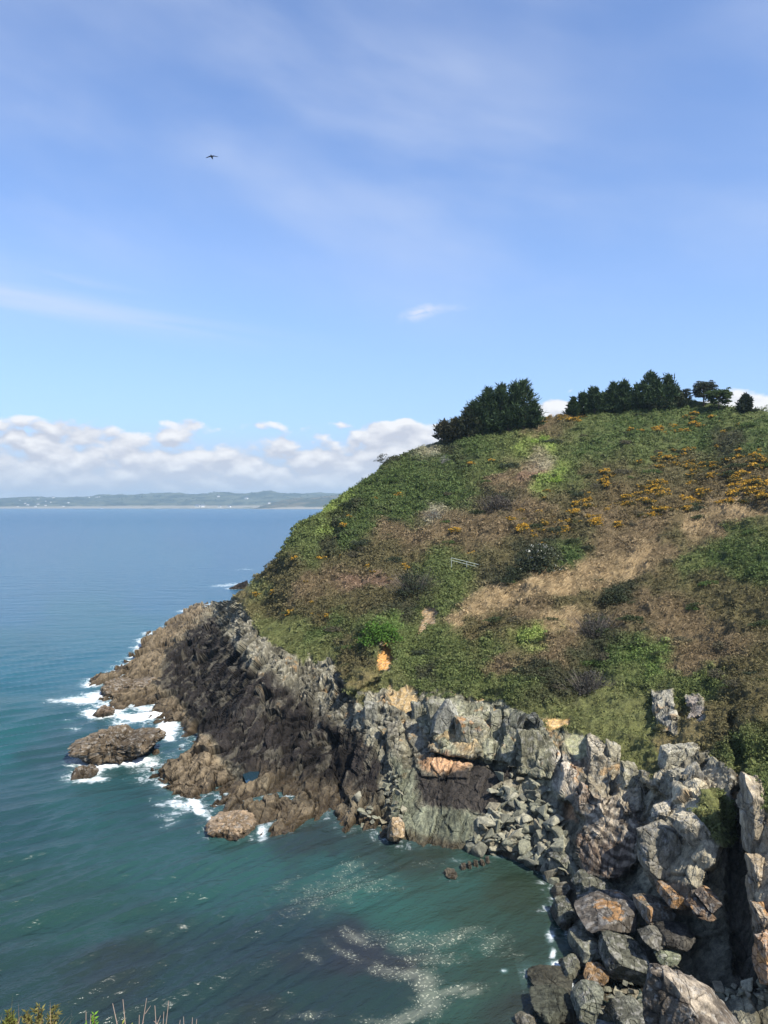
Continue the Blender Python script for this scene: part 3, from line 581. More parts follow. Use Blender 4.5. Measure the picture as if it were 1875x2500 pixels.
def mat_sea():
    m, N = new_mat('sea_water'); g = N.n('ShaderNodeNewGeometry'); Pn = g.outputs['Position']
    fo = attr(N, 'foam', 'Fac'); sc_ = attr(N, 'scum', 'Fac')
    n_f = N.noise(Pn, 1.1, 8, 0.68, 0.8); n_f2 = N.noise(Pn, 0.32, 5, 0.6, 0.6)
    foam = N.smooth(N.m('ADD', fo, N.m('MULTIPLY', N.m('ADD', N.m('SUBTRACT', n_f, 0.5), N.m('MULTIPLY', N.m('SUBTRACT', n_f2, 0.5), .6)), 1.6)), 0.38, 1.0)
    foam = N.m('MULTIPLY', foam, N.smooth(fo, 0.08, 0.3))
    thin = N.m('MULTIPLY', N.smooth(fo, 0.12, 0.9), 0.30)
    vo = N.n('ShaderNodeTexVoronoi'); vo.inputs['Scale'].default_value = 4.6; N.put(vo.inputs['Vector'], N.vm('ADD', Pn, N.vm('MULTIPLY', N.noise(Pn, 1.2, 3, .5, 0, 1), (1.2, 1.2, 0))))
    dots = N.smooth(vo.outputs['Distance'], 0.36, 0.14)
    n_s = N.noise(Pn, 0.9, 7, 0.72, .4)
    scum = N.m('MULTIPLY', N.smooth(N.m('ADD', N.m('MULTIPLY', sc_, 0.85), N.m('MULTIPLY', N.m('SUBTRACT', n_s, 0.5), 1.5)), 0.16, 0.60), N.m('ADD', N.m('MULTIPLY', dots, 0.95), N.smooth(sc_, .5, 1.2, 0.10, .30)), clamp=True)
    scum = N.m('MULTIPLY', scum, N.smooth(sc_, 0.04, 0.2))
    big = N.noise(Pn, 0.05, 3, 0.5)
    c = N.mix(1.0, attr(N, 'col'), N.mix(big, (.8, .84, .86, 1), (1.2, 1.16, 1.14, 1)), 'MULTIPLY')
    c = N.mix(thin, c, (.16, .30, .30, 1))
    c = N.mix(scum, c, (.30, .31, .24, 1))
    c = N.mix(foam, c, (.66, .70, .71, 1))
    # ripples: long-crested across the wind
    rot = N.n('ShaderNodeMapping'); rot.inputs['Rotation'].default_value = (0, 0, math.radians(-40)); N.put(rot.inputs['Vector'], Pn); Rv = rot.outputs[0]
    r1 = N.noise(N.vm('MULTIPLY', Rv, (.35, 1.0, 1)), 1.1, 4, 0.6, .4)
    r2 = N.noise(N.vm('MULTIPLY', Rv, (.5, 1.0, 1)), 3.4, 4, 0.6, .3)
    r3 = N.noise(N.vm('MULTIPLY', Pn, (.45, 1.0, 1)), 0.16, 5, 0.62, .3)
    cd = N.n('ShaderNodeSeparateXYZ'); N.put(cd.inputs[0], Pn); yy = cd.outputs[1]
    near = N.smooth(yy, 60.0, 350.0, 1.0, 0.25)
    h = N.m('ADD', N.m('MULTIPLY', r1, 0.19), N.m('MULTIPLY', N.m('MULTIPLY', r2, 0.10), near))
    b = bump(N, N.m('ADD', h, N.m('MULTIPLY', r3, N.smooth(yy, 150.0, 900.0, 0.55, 2.2))), 1.0, 1.0)
    ro = N.m('ADD', N.m('MULTIPLY', N.m('MAXIMUM', foam, scum), .6), 0.17)
    ro = N.m('ADD', ro, N.smooth(yy, 200.0, 2000.0, 0.0, 0.10))
    p = N.n('ShaderNodeBsdfPrincipled'); N.put(p.inputs['Base Color'], c); N.put(p.inputs['Roughness'], ro); p.inputs['IOR'].default_value = 1.33; p.inputs['Specular IOR Level'].default_value = .5
    N.put(p.inputs['Normal'], b); o = N.n('ShaderNodeOutputMaterial'); N.t.links.new(p.outputs[0], o.inputs[0]); return m
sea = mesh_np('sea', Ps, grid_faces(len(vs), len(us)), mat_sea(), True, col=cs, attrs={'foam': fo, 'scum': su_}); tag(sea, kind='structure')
# small pool among the reef
def pool(name, poly, z, lab):
    pts = [world(a, b, (CAMH - z) * F / (b - VH)) for a, b in poly]; pts = [p for p in pts]
    n = len(pts); c = np.mean(pts, 0); V = [c] + pts; Fc = [(0, 1 + (k + 1) % n, 1 + k) for k in range(n)]
    m, N = new_mat('pool_water'); finish(m, N, (.01, .03, .045, 1), 0.03, None, .5, IOR=1.33)
    return tag(mesh_np(name, V, Fc, m), lab, 'rock pool', kind=None)

zp = float(np.median(P[pm > 2][:, 2])) - .25
pool('rock_pool', [(590, 1886), (606, 1872), (634, 1874), (632, 1900), (602, 1914)], zp, 'small still pool mirroring blue sky in the dark reef')
# ------------------------------------------------------------------ vegetation on the headland (uncountable cover)
DIRS = None
def clumps(cen, rad, ca, cb, K, s0, s1, up=None, flat=.75):
    """K leaf faces over a dome for each centre. returns quads and face colours"""
    n = len(cen); d = rng.normal(size=(n, K, 3)); d[..., 2] = np.abs(d[..., 2]) * 1.0 - .15; d /= np.linalg.norm(d, axis=2, keepdims=True)
    r = rad[:, None] * (0.62 + .45 * rng.random((n, K)) ** .6)
    p = cen[:, None, :] + d * r[..., None] * np.array([1, 1, flat])
    nr = d + rng.normal(size=d.shape) * .55; nr /= np.linalg.norm(nr, axis=2, keepdims=True)
    a = np.cross(nr, rng.normal(size=nr.shape)); a /= np.linalg.norm(a, axis=2, keepdims=True); b = np.cross(nr, a)
    s = rad[:, None] * (s0 + (s1 - s0) * rng.random((n, K)))
    a = a * s[..., None]; b = b * (s * (.45 + .3 * rng.random((n, K))))[..., None]
    Q = np.stack([p - a, p - b * 1.0, p + a, p + b], 2).reshape(-1, 3)
    m = rng.random((n, 1)) * .55 + rng.random((n, K)) * .45
    c = ca[:, None] * (1 - m[..., None]) + cb[:, None] * m[..., None]; c = c * (.88 + .24 * rng.random((n, K, 1)))
    return Q, c.reshape(-1, 3)
def blades(base, h, w, lean, col):
    n = len(base); d = np.stack([lean[:, 0], lean[:, 1], np.ones(n)], 1) + rng.normal(size=(n, 3)) * np.array([.22, .25, .15]); d /= np.linalg.norm(d, axis=1, keepdims=True)
    sd = np.cross(d, rng.normal(size=(n, 3))); sd /= np.linalg.norm(sd, axis=1, keepdims=True); sd *= w[:, None]
    tip = base + d * h[:, None]; tip[:, 2] -= h * .12
    mid = base + d * h[:, None] * .55
    Q = np.stack([base - sd * .6, mid - sd * .5, tip, mid + sd * .5], 1).reshape(-1, 3)
    return Q, col
def quads_obj(name, Q, c, mat=LEAF, parent=None):
    return mesh_np(name, Q, np.arange(len(Q)).reshape(-1, 4), mat, False, facecol=c, parent=parent)
Pd3 = Pd.reshape(NR, nc, 3); rm2 = rockm.reshape(NR, nc); U2 = Ug; V2 = Vg
def sample_ground(n, thr=.45):
    i = rng.integers(0, NR - 1, n * 3); j = rng.integers(0, nc - 30, n * 3)
    k = (rm2[i, j] < thr) & (Pd3[i, j, 2] > 1.5); i = i[k][:n]; j = j[k][:n]
    f = rng.random((len(i), 2)); a = Pd3[i, j]; return a + (Pd3[i + 1, j] - a) * f[:, :1] + (Pd3[i, j + 1] - a) * f[:, 1:], U2[i, j], V2[i, j], Nn[i, j]
C, cu_, cvv, cn = sample_ground(62000)
A_, B_, G_ = veg(cu_, cvv)
k = rng.random(len(C)) > G_ * 1.0
C, A_, B_, cn, cvv = C[k], A_[k], B_[k], cn[k], cvv[k]
rad = (.24 + .42 * rng.random(len(C)) ** 1.8) * np.clip(C[:, 1] / 120, .6, 1.5)
big = fbm(C * .35, 2, 301); rad *= 1 + .35 * big
Qc, cc = clumps(C + cn * .05, rad, A_ * .92, B_ * 1.08, 15, .22, .40)
o = quads_obj('hillside_scrub', Qc, cc); tag(o, 'low green and olive scrub covering the whole headland slope', 'scrub', kind='stuff')
Cg, gu, gv, gn = sample_ground(380000)
A_, B_, G_ = veg(gu, gv); k = rng.random(len(Cg)) < G_ * .95 + .04
Cg, A_, B_, gu, gv = Cg[k], A_[k], B_[k], gu[k], gv[k]
m = rng.random((len(Cg), 1)); lq = np.stack([Cg[:, 0] * .9 - Cg[:, 2] * .6, Cg[:, 1] * .35, Cg[:, 2] * .25 + Cg[:, 0] * .1], 1); tone = (.66 + .62 * sstep(fbm(lq * np.array([.9, 1, 2.0]), 3, 303), -.3, .35))[:, None]
hh = (.55 + .75 * rng.random(len(Cg))) * np.clip(Cg[:, 1] / 115, .55, 1.4); short = sstep(gv, 1560, 1700); hh *= 1 - .5 * short
lean = np.stack([.95 + .45 * fbm(Cg * .12, 2, 304), .2 * np.ones(len(Cg)) + .5 * fbm(Cg * .25, 2, 305)], 1)
Qg, gc = blades(Cg - np.array([0, 0, .08]), hh, .050 * np.clip(Cg[:, 1] / 100, .6, 1.7), lean, (A_ * (1 - m) + B_ * m) * tone * 1.08)
o = quads_obj('dry_grass', Qg, gc); tag(o, 'wind-combed dry grass and dead bracken stems across the slope', 'grass', kind='stuff')

# ------------------------------------------------------------------ ground lookup for things standing on the headland
def on_ground(uu, vv):
    j = int(np.argmin(abs(ucols - uu))); i = int(np.argmin(abs(Vg[:, j] - vv))); return Vector(Pd3[i, j])

# ------------------------------------------------------------------ gorse bushes
def gorse_mesh(seed, bloom):
    n = 26; d = rng.normal(size=(n, 3)); d[:, 2] = np.abs(d[:, 2]); d /= np.linalg.norm(d, axis=1, keepdims=True)
    cen = d * np.array([.75, .6, .5]) * rng.random((n, 1)) ** .4
    A = np.tile(np.array([.048, .056, .020]), (n, 1)); B = np.tile(np.array([.105, .092, .036]), (n, 1))
    Q, c = clumps(cen, .16 + .20 * rng.random(n), A, B, 14, .22, .40)
    nf = int(40 * bloom); k = rng.integers(0, n, nf); cf = cen[k] * 1.10 + rng.normal(size=(nf, 3)) * .08 + np.array([0, 0, .10])
    Qf, cf2 = clumps(cf, .11 + .14 * rng.random(nf), np.tile(np.array([.36, .205, .026]), (nf, 1)), np.tile(np.array([.58, .34, .042]), (nf, 1)), 10, .28, .5)
    return (Q, c), (Qf, cf2)
protos = []
for s in range(8):
    a, b = gorse_mesh(s, [.45, .7, 1.0, 1.5, .35, .8, 1.2, .55][s])
    e = empty('gorse_bush', (0, 0, 0)); f = quads_obj('foliage', *a, parent=e); g = quads_obj('blossom', *b, parent=e); protos.append((e, f, g))
used = set()
def put_gorse(uu, vv, size, p, label, group):
    loc = on_ground(uu, vv); e, f, g = protos[p]
    if p in used:
        e2 = e.copy(); sc.collection.objects.link(e2)
        for ch in (f, g):
            c = ch.copy(); sc.collection.objects.link(c); c.parent = e2
    else: e2 = e; used.add(p)
    e2.location = loc; s = size * 1.05 * random.uniform(.9, 1.1); e2.scale = (s, s * .9, s * random.uniform(.75, 1.0)); e2.rotation_euler = (0, 0, random.uniform(0, 6.28))
    tag(e2, label, 'gorse', group); return e2
named = [(840,1287,1.7,3,'bright golden gorse bush beside the earth path on the left shoulder'),(855,1268,1.1,2,'small golden gorse bush just above the one by the earth path'),
 (973,1210,1.7,3,'golden gorse bush alone in the dark green scrub of the upper left slope'),(915,1222,1.0,1,'small pale gorse clump left of the golden one in dark green scrub'),
 (1277,1303,2.0,3,'large bright yellow gorse bush above the dark thorn thicket'),(1152,1348,1.4,2,'yellow gorse bush just above the right end of the metal railing'),
 (1113,1310,1.6,6,'brown and yellow gorse bush uphill of the metal railing'),(995,1383,1.2,2,'yellow gorse clump left of the metal railing above dark scrub'),
 (1200,1127,1.4,2,'orange gorse clump in green scrub below the big dark cypresses, right of a pair'),(1150,1140,1.4,6,'orange gorse clump in green scrub below the big dark cypresses, left of a pair'),
 (722,1368,1.4,2,'gorse bush with orange bloom on the left shoulder near the sea edge'),(780,1370,2.2,5,'wide dark gorse bush thinly yellow on the left shoulder'),
 (630,1460,1.6,6,'orange gorse clump on the left edge just above the grey rock'),(668,1452,1.5,1,'half bare gorse bush right of the clump above the grey rock'),(705,1500,1.5,1,'gorse bush low on the left slope above the pale crags'),
 (1646,1036,1.5,3,'yellow gorse bush below the round topped pine on the hilltop'),(1608,1054,1.3,2,'yellow gorse clump lower left of the one below the round pine'),(1540,1048,1.6,3,'yellow gorse bush on the hilltop green, left of the pair below the pine')]
for (a, b, s, p, lab) in named: put_gorse(a, b, s, p, lab, None)
def scatter(n, polys, group, label, smin, smax, pl):
    k = 0; tries = 0
    P_ = np.concatenate([np.array(p) for p in polys]); lo = P_.min(0); hi = P_.max(0)
    while k < n and tries < 9000:
        tries += 1; a = random.uniform(lo[0], hi[0]); b = random.uniform(lo[1], hi[1])
        if not any(poly_sd(np.array([a]), np.array([b]), p)[0] > 0 for p in polys): continue
        dn = fbm(np.array([[a / 55, b / 32, 2.0]]), 3, 401)[0]
        if dn < random.uniform(-.35, .25): continue
        put_gorse(a, b, random.uniform(smin, smax), random.choice(pl), label, group); k += 1
scatter(190, [[(1400,1240),(1480,1150),(1700,1080),(1875,1110),(1875,1230),(1700,1250),(1520,1280),(1440,1290),(1350,1290)]], 'gorse bushes of the upper right slope', 'brown gorse bush dotted with orange bloom in the gorse thicket of the upper right slope', 1.0, 1.9, [0, 1, 2, 4, 5, 7])
scatter(26, [[(1330,1010),(1440,1010),(1400,1060),(1300,1050)]], 'gorse bushes on the hilltop rim', 'dull yellow gorse bush on the rim between the two groups of cypresses', .9, 1.5, [0, 1, 5, 7])
scatter(22, [[(1500,1030),(1700,1000),(1830,1030),(1810,1060),(1560,1060)]], 'gorse bushes on the hilltop green', 'gorse bush scattered in green scrub under the hilltop trees', .9, 1.6, [1, 2, 5])
scatter(30, [[(1180,1260),(1340,1200),(1400,1290),(1330,1340),(1200,1320)]], 'gorse bushes of the middle slope', 'low gorse bush in pale dry bracken left of the gorse thicket', .7, 1.3, [0, 4, 7, 5])
scatter(20, [[(830,1330),(960,1300),(1000,1400),(850,1440),(680,1440)],[(640,1480),(800,1450),(820,1520),(700,1520)]], 'gorse bushes of the lower left slope', 'small faded gorse bush in reddish bracken on the lower left slope', .6, 1.1, [0, 4, 1])

# ------------------------------------------------------------------ low bushes that break the even scrub
bush_p = []
for s_, (ca, cb) in enumerate([((.030,.042,.018), (.060,.075,.030)), ((.045,.075,.020), (.080,.120,.034)), ((.060,.056,.034), (.105,.095,.060)), ((.026,.036,.020), (.050,.062,.034))]):
    n = 30; d = rng.normal(size=(n, 3)); d[:, 2] = np.abs(d[:, 2]); d /= np.linalg.norm(d, axis=1, keepdims=True); cen = d * np.array([.95, .75, .62]) * rng.random((n, 1)) ** .35
    bush_p.append(quads_obj('scrub_bush', *clumps(cen, .20 + .20 * rng.random(n), np.tile(np.array(ca), (n, 1)), np.tile(np.array(cb), (n, 1)), 26, .16, .30)))
bl = ['low dark green bush mounded above the scrub of the slope', 'fresh green bush mounded above the scrub of the slope', 'grey-brown half dead bush in the scrub of the slope', 'blackish green bush mounded above the scrub of the slope']
bc = [0] * 4; tries = 0
while sum(bc) < 150 and tries < 4000:
    tries += 1; a = random.uniform(640, 1875); b = random.uniform(1010, 1720)
    if b < np.interp(a, [q_[0] for q_ in SKY], [q_[1] for q_ in SKY]) + 18 or b > rmask_edge(a) - 25: continue
    G_ = veg(np.array([a]), np.array([b]))[2][0]
    if G_ > .55 and random.random() < .8: continue
    k = random.choice([0, 0, 1, 2, 3]); o = bush_p[k]
    if bc[k]: o = o.copy(); sc.collection.objects.link(o)
    bc[k] += 1; o.location = on_ground(a, b) - Vector((0, 0, .15)); z_ = random.uniform(.7, 1.7) * (on_ground(a, b).y / 130) ** .5; o.scale = (z_ * random.uniform(1, 1.6), z_, z_ * random.uniform(.7, 1.0)); o.rotation_euler = (0, 0, random.uniform(-.5, .5))
    tag(o, bl[k], 'bush', 'low bushes in the scrub, ' + ['dark', 'fresh green', 'grey-brown', 'blackish'][k])
# ------------------------------------------------------------------ shrubs that stand out
def shrub(name, uu, vv, wpx, hpx, ca, cb, label, cat='shrub', flowers=None, twiggy=False, n=60):
    g = on_ground(uu, vv); s = g.y / F; rx = wpx * s / 2; rz = hpx * s
    e = empty(name, g); n = int(n)
    d = rng.normal(size=(n, 3)); d /= np.linalg.norm(d, axis=1, keepdims=True); d[:, 2] = np.abs(d[:, 2])
    cen = d * np.array([rx, rx * .7, rz]) * (.35 + .6 * rng.random((n, 1))); cen[:, 2] += -.05 * rz
    rr = np.full(n, rx * .24) * (.7 + .6 * rng.random(n))
    Q, c = clumps(cen, rr, np.tile(np.array(ca), (n, 1)), np.tile(np.array(cb), (n, 1)), 30, .12, .24)
    quads_obj('foliage', Q, c, parent=e)
    if flowers:
        nf = 60; cf = cen[rng.integers(0, n, nf)] * 1.08; Q, c = clumps(cf, np.full(nf, rx * .10), np.tile(np.array(flowers) * .8, (nf, 1)), np.tile(np.array(flowers), (nf, 1)), 6, .2, .4)
        quads_obj('blossom', Q, c, parent=e)
    if twiggy:
        nb_ = 160; b0 = rng.normal(size=(nb_, 3)) * np.array([rx * .45, rx * .3, .05]); b0[:, 2] = 0
        Q, c = blades(b0, rz * (.8 + .5 * rng.random(nb_)), np.full(nb_, .04), b0[:, :2] / rx * 1.2, np.tile(np.array([.14, .12, .105]), (nb_, 1)))
        quads_obj('twigs', Q, c, parent=e)
    return tag(e, label, cat)
Dk = ((.024,.032,.017), (.048,.058,.030))
shrub('thorn_bush', 1320, 1400, 130, 80, *Dk, 'dark windswept thorn thicket with white flowers right of the metal railing', flowers=(.55, .55, .48), n=90)
shrub('thorn_bush', 1255, 1415, 80, 44, *Dk, 'low dark end of the thorn thicket nearest the railing', n=50)
shrub('thorn_bush', 1215, 1245, 84, 48, (.06,.05,.04), (.10,.085,.065), 'grey-brown bare thorn bush beside the rubble patch on the upper slope', twiggy=True)
shrub('thorn_bush', 1500, 1465, 90, 50, *Dk, 'dark round bush in the tan grass of the middle right slope')
shrub('thorn_bush', 1395, 1372, 42, 26, (.03,.06,.016), (.05,.09,.025), 'small deep green bush right of the flowering thorn thicket', n=30)
shrub('thorn_bush', 1010, 1450, 110, 70, *Dk, 'dark leafless scrub mass below and left of the railing', twiggy=True)
shrub('thorn_bush', 1450, 1560, 80, 70, (.045,.042,.035), (.085,.08,.065), 'grey twiggy dead bush on the lower right slope', twiggy=True)
shrub('thorn_bush', 1440, 1690, 90, 60, (.045,.042,.036), (.080,.075,.062), 'grey-purple dead bush just above the orange earth scar', twiggy=True)
shrub('pale_bush', 1060, 1270, 42, 30, (.16,.16,.12), (.30,.30,.24), 'pale grey feathery bush on the left middle slope', twiggy=True, n=30)
shrub('pale_bush', 1058, 1113, 34, 22, (.20,.22,.13), (.34,.34,.24), 'cream flowering shrub under the leftmost pine', n=30)
shrub('pale_bush', 1086, 1130, 36, 20, (.20,.20,.17), (.34,.33,.30), 'whitish flowering shrub right of the cream one', n=30)
shrub('bright_shrub', 1302, 1085, 30, 20, (.10,.19,.02), (.17,.30,.03), 'left of two lime green shrubs on the upper slope', n=24)
shrub('bright_shrub', 1328, 1085, 40, 24, (.13,.22,.03), (.20,.32,.04), 'right and larger of two lime green shrubs on the upper slope', n=30)
shrub('bright_shrub', 1355, 1178, 50, 16, (.14,.23,.03), (.24,.34,.05), 'lime green shrub beside the pale rubble patch', n=30)
shrub('ivy_bush', 930, 1572, 120, 58, (.045,.095,.015), (.085,.17,.028), 'bright green ivy bush capping the knoll above the orange hollow', n=80)
shrub('shaded_hedge', 828, 1310, 30, 55, (.014,.026,.010), (.030,.050,.018), 'hedge painted in shade, lining the earth path on the left shoulder', n=50)  # shade of the trench put into near-black leaf colours
shrub('shaded_hedge', 855, 1245, 30, 45, (.014,.026,.010), (.030,.050,.018), 'hedge painted in shade above the earth path, nearer the skyline', n=50)  # same trench shade held in the leaf colours
shrub('olive_bush', 1607, 1002, 96, 44, (.05,.06,.03), (.09,.10,.055), 'round olive bush in front of the hilltop cypresses', n=80)
shrub('olive_bush', 935, 1130, 46, 24, (.03,.035,.02), (.06,.065,.04), 'rounded brown-green bush on the skyline bump of the left ridge', n=40)
shrub('olive_bush', 1800, 1004, 34, 18, (.10,.13,.06), (.18,.22,.12), 'pale green bush on the skyline left of the lone small pine', n=24)
shrub('olive_bush', 1866, 1004, 26, 20, (.10,.12,.04), (.18,.20,.07), 'pale bush at the right end of the skyline', n=20)

# ------------------------------------------------------------------ trees on the hilltop
def tube(pts, rads, seg=7):
    V = []; Fc = []
    for i, p in enumerate(pts):
        p = np.array(p); a = np.array(pts[min(i + 1, len(pts) - 1)]) - np.array(pts[max(i - 1, 0)]); a = a / (np.linalg.norm(a) + 1e-9)
        x = np.cross(a, [0.3, 1, 0.1]); x /= np.linalg.norm(x); yv = np.cross(a, x)
        for k in range(seg):
            th = 2 * math.pi * k / seg; V.append(p + rads[i] * (math.cos(th) * x + math.sin(th) * yv))
    for i in range(len(pts) - 1):
        for k in range(seg): Fc.append((i * seg + k, i * seg + (k + 1) % seg, (i + 1) * seg + (k + 1) % seg, (i + 1) * seg + k))
    return V, Fc
def join(parts):
    V = []; Fc = []
    for v_, f_ in parts:
        o = len(V); V += list(v_); Fc += [tuple(i + o for i in q) for q in f_]
    return np.array(V), np.array(Fc)
def sprays(base, dirs, L, w, ca, cb, droop=.0):
    """narrow pointed foliage sprays along directions"""
    n = len(base); sd = np.cross(dirs, rng.normal(size=(n, 3))); sd /= np.linalg.norm(sd, axis=1, keepdims=True)
    tip = base + dirs * L[:, None]; mid = base + dirs * (L * .4)[:, None]; s = sd * w[:, None]
    Q = np.stack([base, mid - s, tip, mid + s], 1).reshape(-1, 3); m = rng.random((n, 1)); return Q, (ca * (1 - m) + cb * m)
def tree(name, uu, vb, vt, wpx, shape, label, group, yoff=0.0, lean=0.0, ca=(.018,.034,.014), cb=(.050,.080,.032), spires=1):
    g = on_ground(uu, vb + 4) if yoff == 0 else on_ground(uu, vb + 4) + Vector((0, yoff, 0)); g.x = (uu - UC) / F * g.y
    zt = CAMH - (vt - VH) / F * g.y; zb = min(g.z, CAMH - (vb - VH) / F * g.y) - .4; g.z = zb; H = zt - zb; R = wpx / F * g.y / 2
    e = empty(name, g); parts = [tube([(0, 0, -.3), (0, 0, H * .4), (lean * H * .6, 0, H * .8)], [H * .035, H * .024, H * .006])]
    QQ = []; CC = []
    ca = np.array(ca); cb = np.array(cb)
    tips = [(0, 0)] if spires == 1 else [((k - (spires - 1) / 2) / spires * R * 1.5, random.uniform(-.4, .4) * R) for k in range(spires)]
    for si, (tx, ty) in enumerate(tips):
        Hs = H * (1 if si == spires // 2 else random.uniform(.78, .97)); Rs = R * (1 if spires == 1 else 1.15 / spires ** .5)
        nb_ = int((70 if shape == 'cone' else 46))
        if si: parts.append(tube([(tx * .3, ty * .3, 0), (tx, ty, Hs * .5), (tx, ty, Hs * .85)], [H * .02, H * .015, H * .005]))
        for k in range(nb_):
            th = random.uniform(0, 6.283)
            if shape == 'cone':
                f = random.random() ** 1.1; z0 = Hs * (.04 + .9 * f)
                prof = (1 - f) ** .85 * (1 + .35 * random.uniform(-1, 1)) * (.75 + .25 * min(1, f * 6)); L = Rs * prof + .25; up = .45
            else:
                f = random.random(); z0 = Hs * (.32 + .50 * f); L = Rs * (math.sin(math.pi * (f * .78 + .16)) ** .6) * random.uniform(.65, 1.08); up = .50
            d = np.array([math.cos(th) + lean * .8, math.sin(th), up + random.uniform(-.25, .3)]); d /= np.linalg.norm(d)
            b0 = np.array([tx * min(1, z0 / Hs * 2), ty * min(1, z0 / Hs * 2), z0]) + np.array([lean * z0 * .4, 0, 0]); tipp = b0 + d * L; tipp[2] += .0
            if k % 2 == 0 or shape != 'cone': parts.append(tube([b0, b0 + d * L * .75], [H * .010, H * .003], 4))
            if shape == 'cone':
                ns = int(19 + 26 * L / R); tt = rng.random(ns) ** .6; bb = b0 + (tipp - b0) * tt[:, None] + rng.normal(size=(ns, 3)) * (.10 * R)
                dd = d * .8 + rng.normal(size=(ns, 3)) * .5 + np.array([0, 0, .45]); dd /= np.linalg.norm(dd, axis=1, keepdims=True)
                q, c = sprays(bb, dd, (.5 + .8 * rng.random(ns)) * (.5 + .08 * H), .10 + .12 * rng.random(ns), ca, cb)
            else:
                cl = 4; cen = b0 + (tipp - b0) * rng.uniform(.6, 1.0, (cl, 1)) + rng.normal(size=(cl, 3)) * .12 * R
                q, c = clumps(cen, np.full(cl, .17 * R) * (.7 + .6 * rng.random(cl)), np.tile(ca, (cl, 1)), np.tile(cb, (cl, 1)), 46, .18, .34, flat=.6)
            QQ.append(q); CC.append(c * random.uniform(.75, 1.25))
        if shape == 'cone':      # leader
            ns = 40; tt = rng.random(ns); bb = np.array([tx, ty, 0]) + np.stack([lean * Hs * .5 + 0 * tt, 0 * tt, Hs * (.86 + .1 * tt)], 1) + rng.normal(size=(ns, 3)) * .15
            dd = rng.normal(size=(ns, 3)) * .4 + np.array([.2, 0, 1]); dd /= np.linalg.norm(dd, axis=1, keepdims=True)
            q, c = sprays(bb, dd, .10 * H + .7 * rng.random(ns), .16 + 0 * tt, ca, cb); QQ.append(q); CC.append(c)
    V_, F_ = join(parts); mesh_np('trunk', V_, F_, BARK, True, parent=e)
    quads_obj('crown', np.concatenate(QQ), np.concatenate(CC), parent=e)
    return tag(e, label, 'tree', group)
G1 = 'cypresses of the left hilltop group'; G2 = 'cypresses of the middle hilltop row'
tree('pine_tree', 1082, 1076, 1030, 60, 'cone', 'small brownish pine at the far left end of the left hilltop trees', None, ca=(.03,.032,.016), cb=(.07,.062,.034), lean=.1)
tree('pine_tree', 1112, 1070, 1022, 64, 'cone', 'low dull pine second from the left among the left hilltop trees', None, ca=(.026,.03,.016), cb=(.055,.055,.03))
tree('cypress_tree', 1144, 1064, 1000, 70, 'cone', 'small cypress against the left flank of the big dark group', None, ca=(.02,.028,.013), cb=(.045,.05,.024))
tree('cypress_tree', 1176, 1056, 962, 80, 'cone', 'leftmost big cypress of the left hilltop group, stepped lower than its neighbours', G1, spires=2)
tree('cypress_tree', 1208, 1050, 941, 96, 'cone', 'tall dense dark cypress in the middle of the left hilltop group', G1, spires=2, yoff=1)
tree('cypress_tree', 1240, 1046, 938, 90, 'cone', 'tallest cypress of the left hilltop group with a twin tip', G1, spires=2)
tree('cypress_tree', 1278, 1042, 932, 96, 'cone', 'open airy cypress at the right edge of the left hilltop group', G1, lean=-.02, spires=1)
tree('cypress_tree', 1304, 1042, 985, 44, 'cone', 'short side cypress with drooping arm right of the open airy one', G1)
tree('cypress_tree', 1400, 1012, 972, 36, 'cone', 'lowest cypress starting the middle hilltop row on its left', G2)
tree('cypress_tree', 1422, 1008, 962, 42, 'cone', 'second cypress from the left in the middle hilltop row', G2)
tree('cypress_tree', 1452, 1004, 948, 56, 'cone', 'third cypress from the left in the middle hilltop row, taller and narrow', G2, spires=1)
tree('cypress_tree', 1475, 1002, 962, 46, 'cone', 'short cypress filling the gap before the twin spires', G2)
tree('cypress_tree', 1497, 1000, 937, 50, 'cone', 'left of the twin spired cypresses in the middle row', G2)
tree('cypress_tree', 1524, 1000, 932, 60, 'cone', 'right of the twin spired cypresses in the middle row', G2)
tree('cypress_tree', 1560, 1000, 942, 56, 'cone', 'cypress left of the highest tree, partly behind the olive bush', G2)
tree('cypress_tree', 1588, 998, 911, 76, 'cone', 'highest pointed cypress of the hilltop', G2)
tree('cypress_tree', 1616, 998, 920, 82, 'cone', 'broad cypress just right of the highest one', G2, spires=2)
tree('cypress_tree', 1650, 996, 952, 52, 'cone', 'small olive cypress at the right end of the middle row', G2, ca=(.02,.03,.014), cb=(.05,.058,.028))
tree('pine_tree', 1677, 990, 943, 30, 'round', 'thin pine between the cypress row and the round topped pine', None, ca=(.02,.028,.018), cb=(.045,.055,.035))
tree('pine_tree', 1718, 986, 932, 64, 'round', 'round topped pine with sky showing through on the hilltop', None, ca=(.02,.028,.018), cb=(.055,.065,.04))
tree('broadleaf_tree', 1755, 996, 956, 70, 'round', 'low green leafy tree sloping down right of the round topped pine', None, ca=(.025,.045,.015), cb=(.06,.09,.03), lean=.1)
tree('pine_tree', 1820, 1004, 966, 40, 'cone', 'small lone pine near the right end of the skyline', None, ca=(.018,.026,.016), cb=(.04,.05,.03))

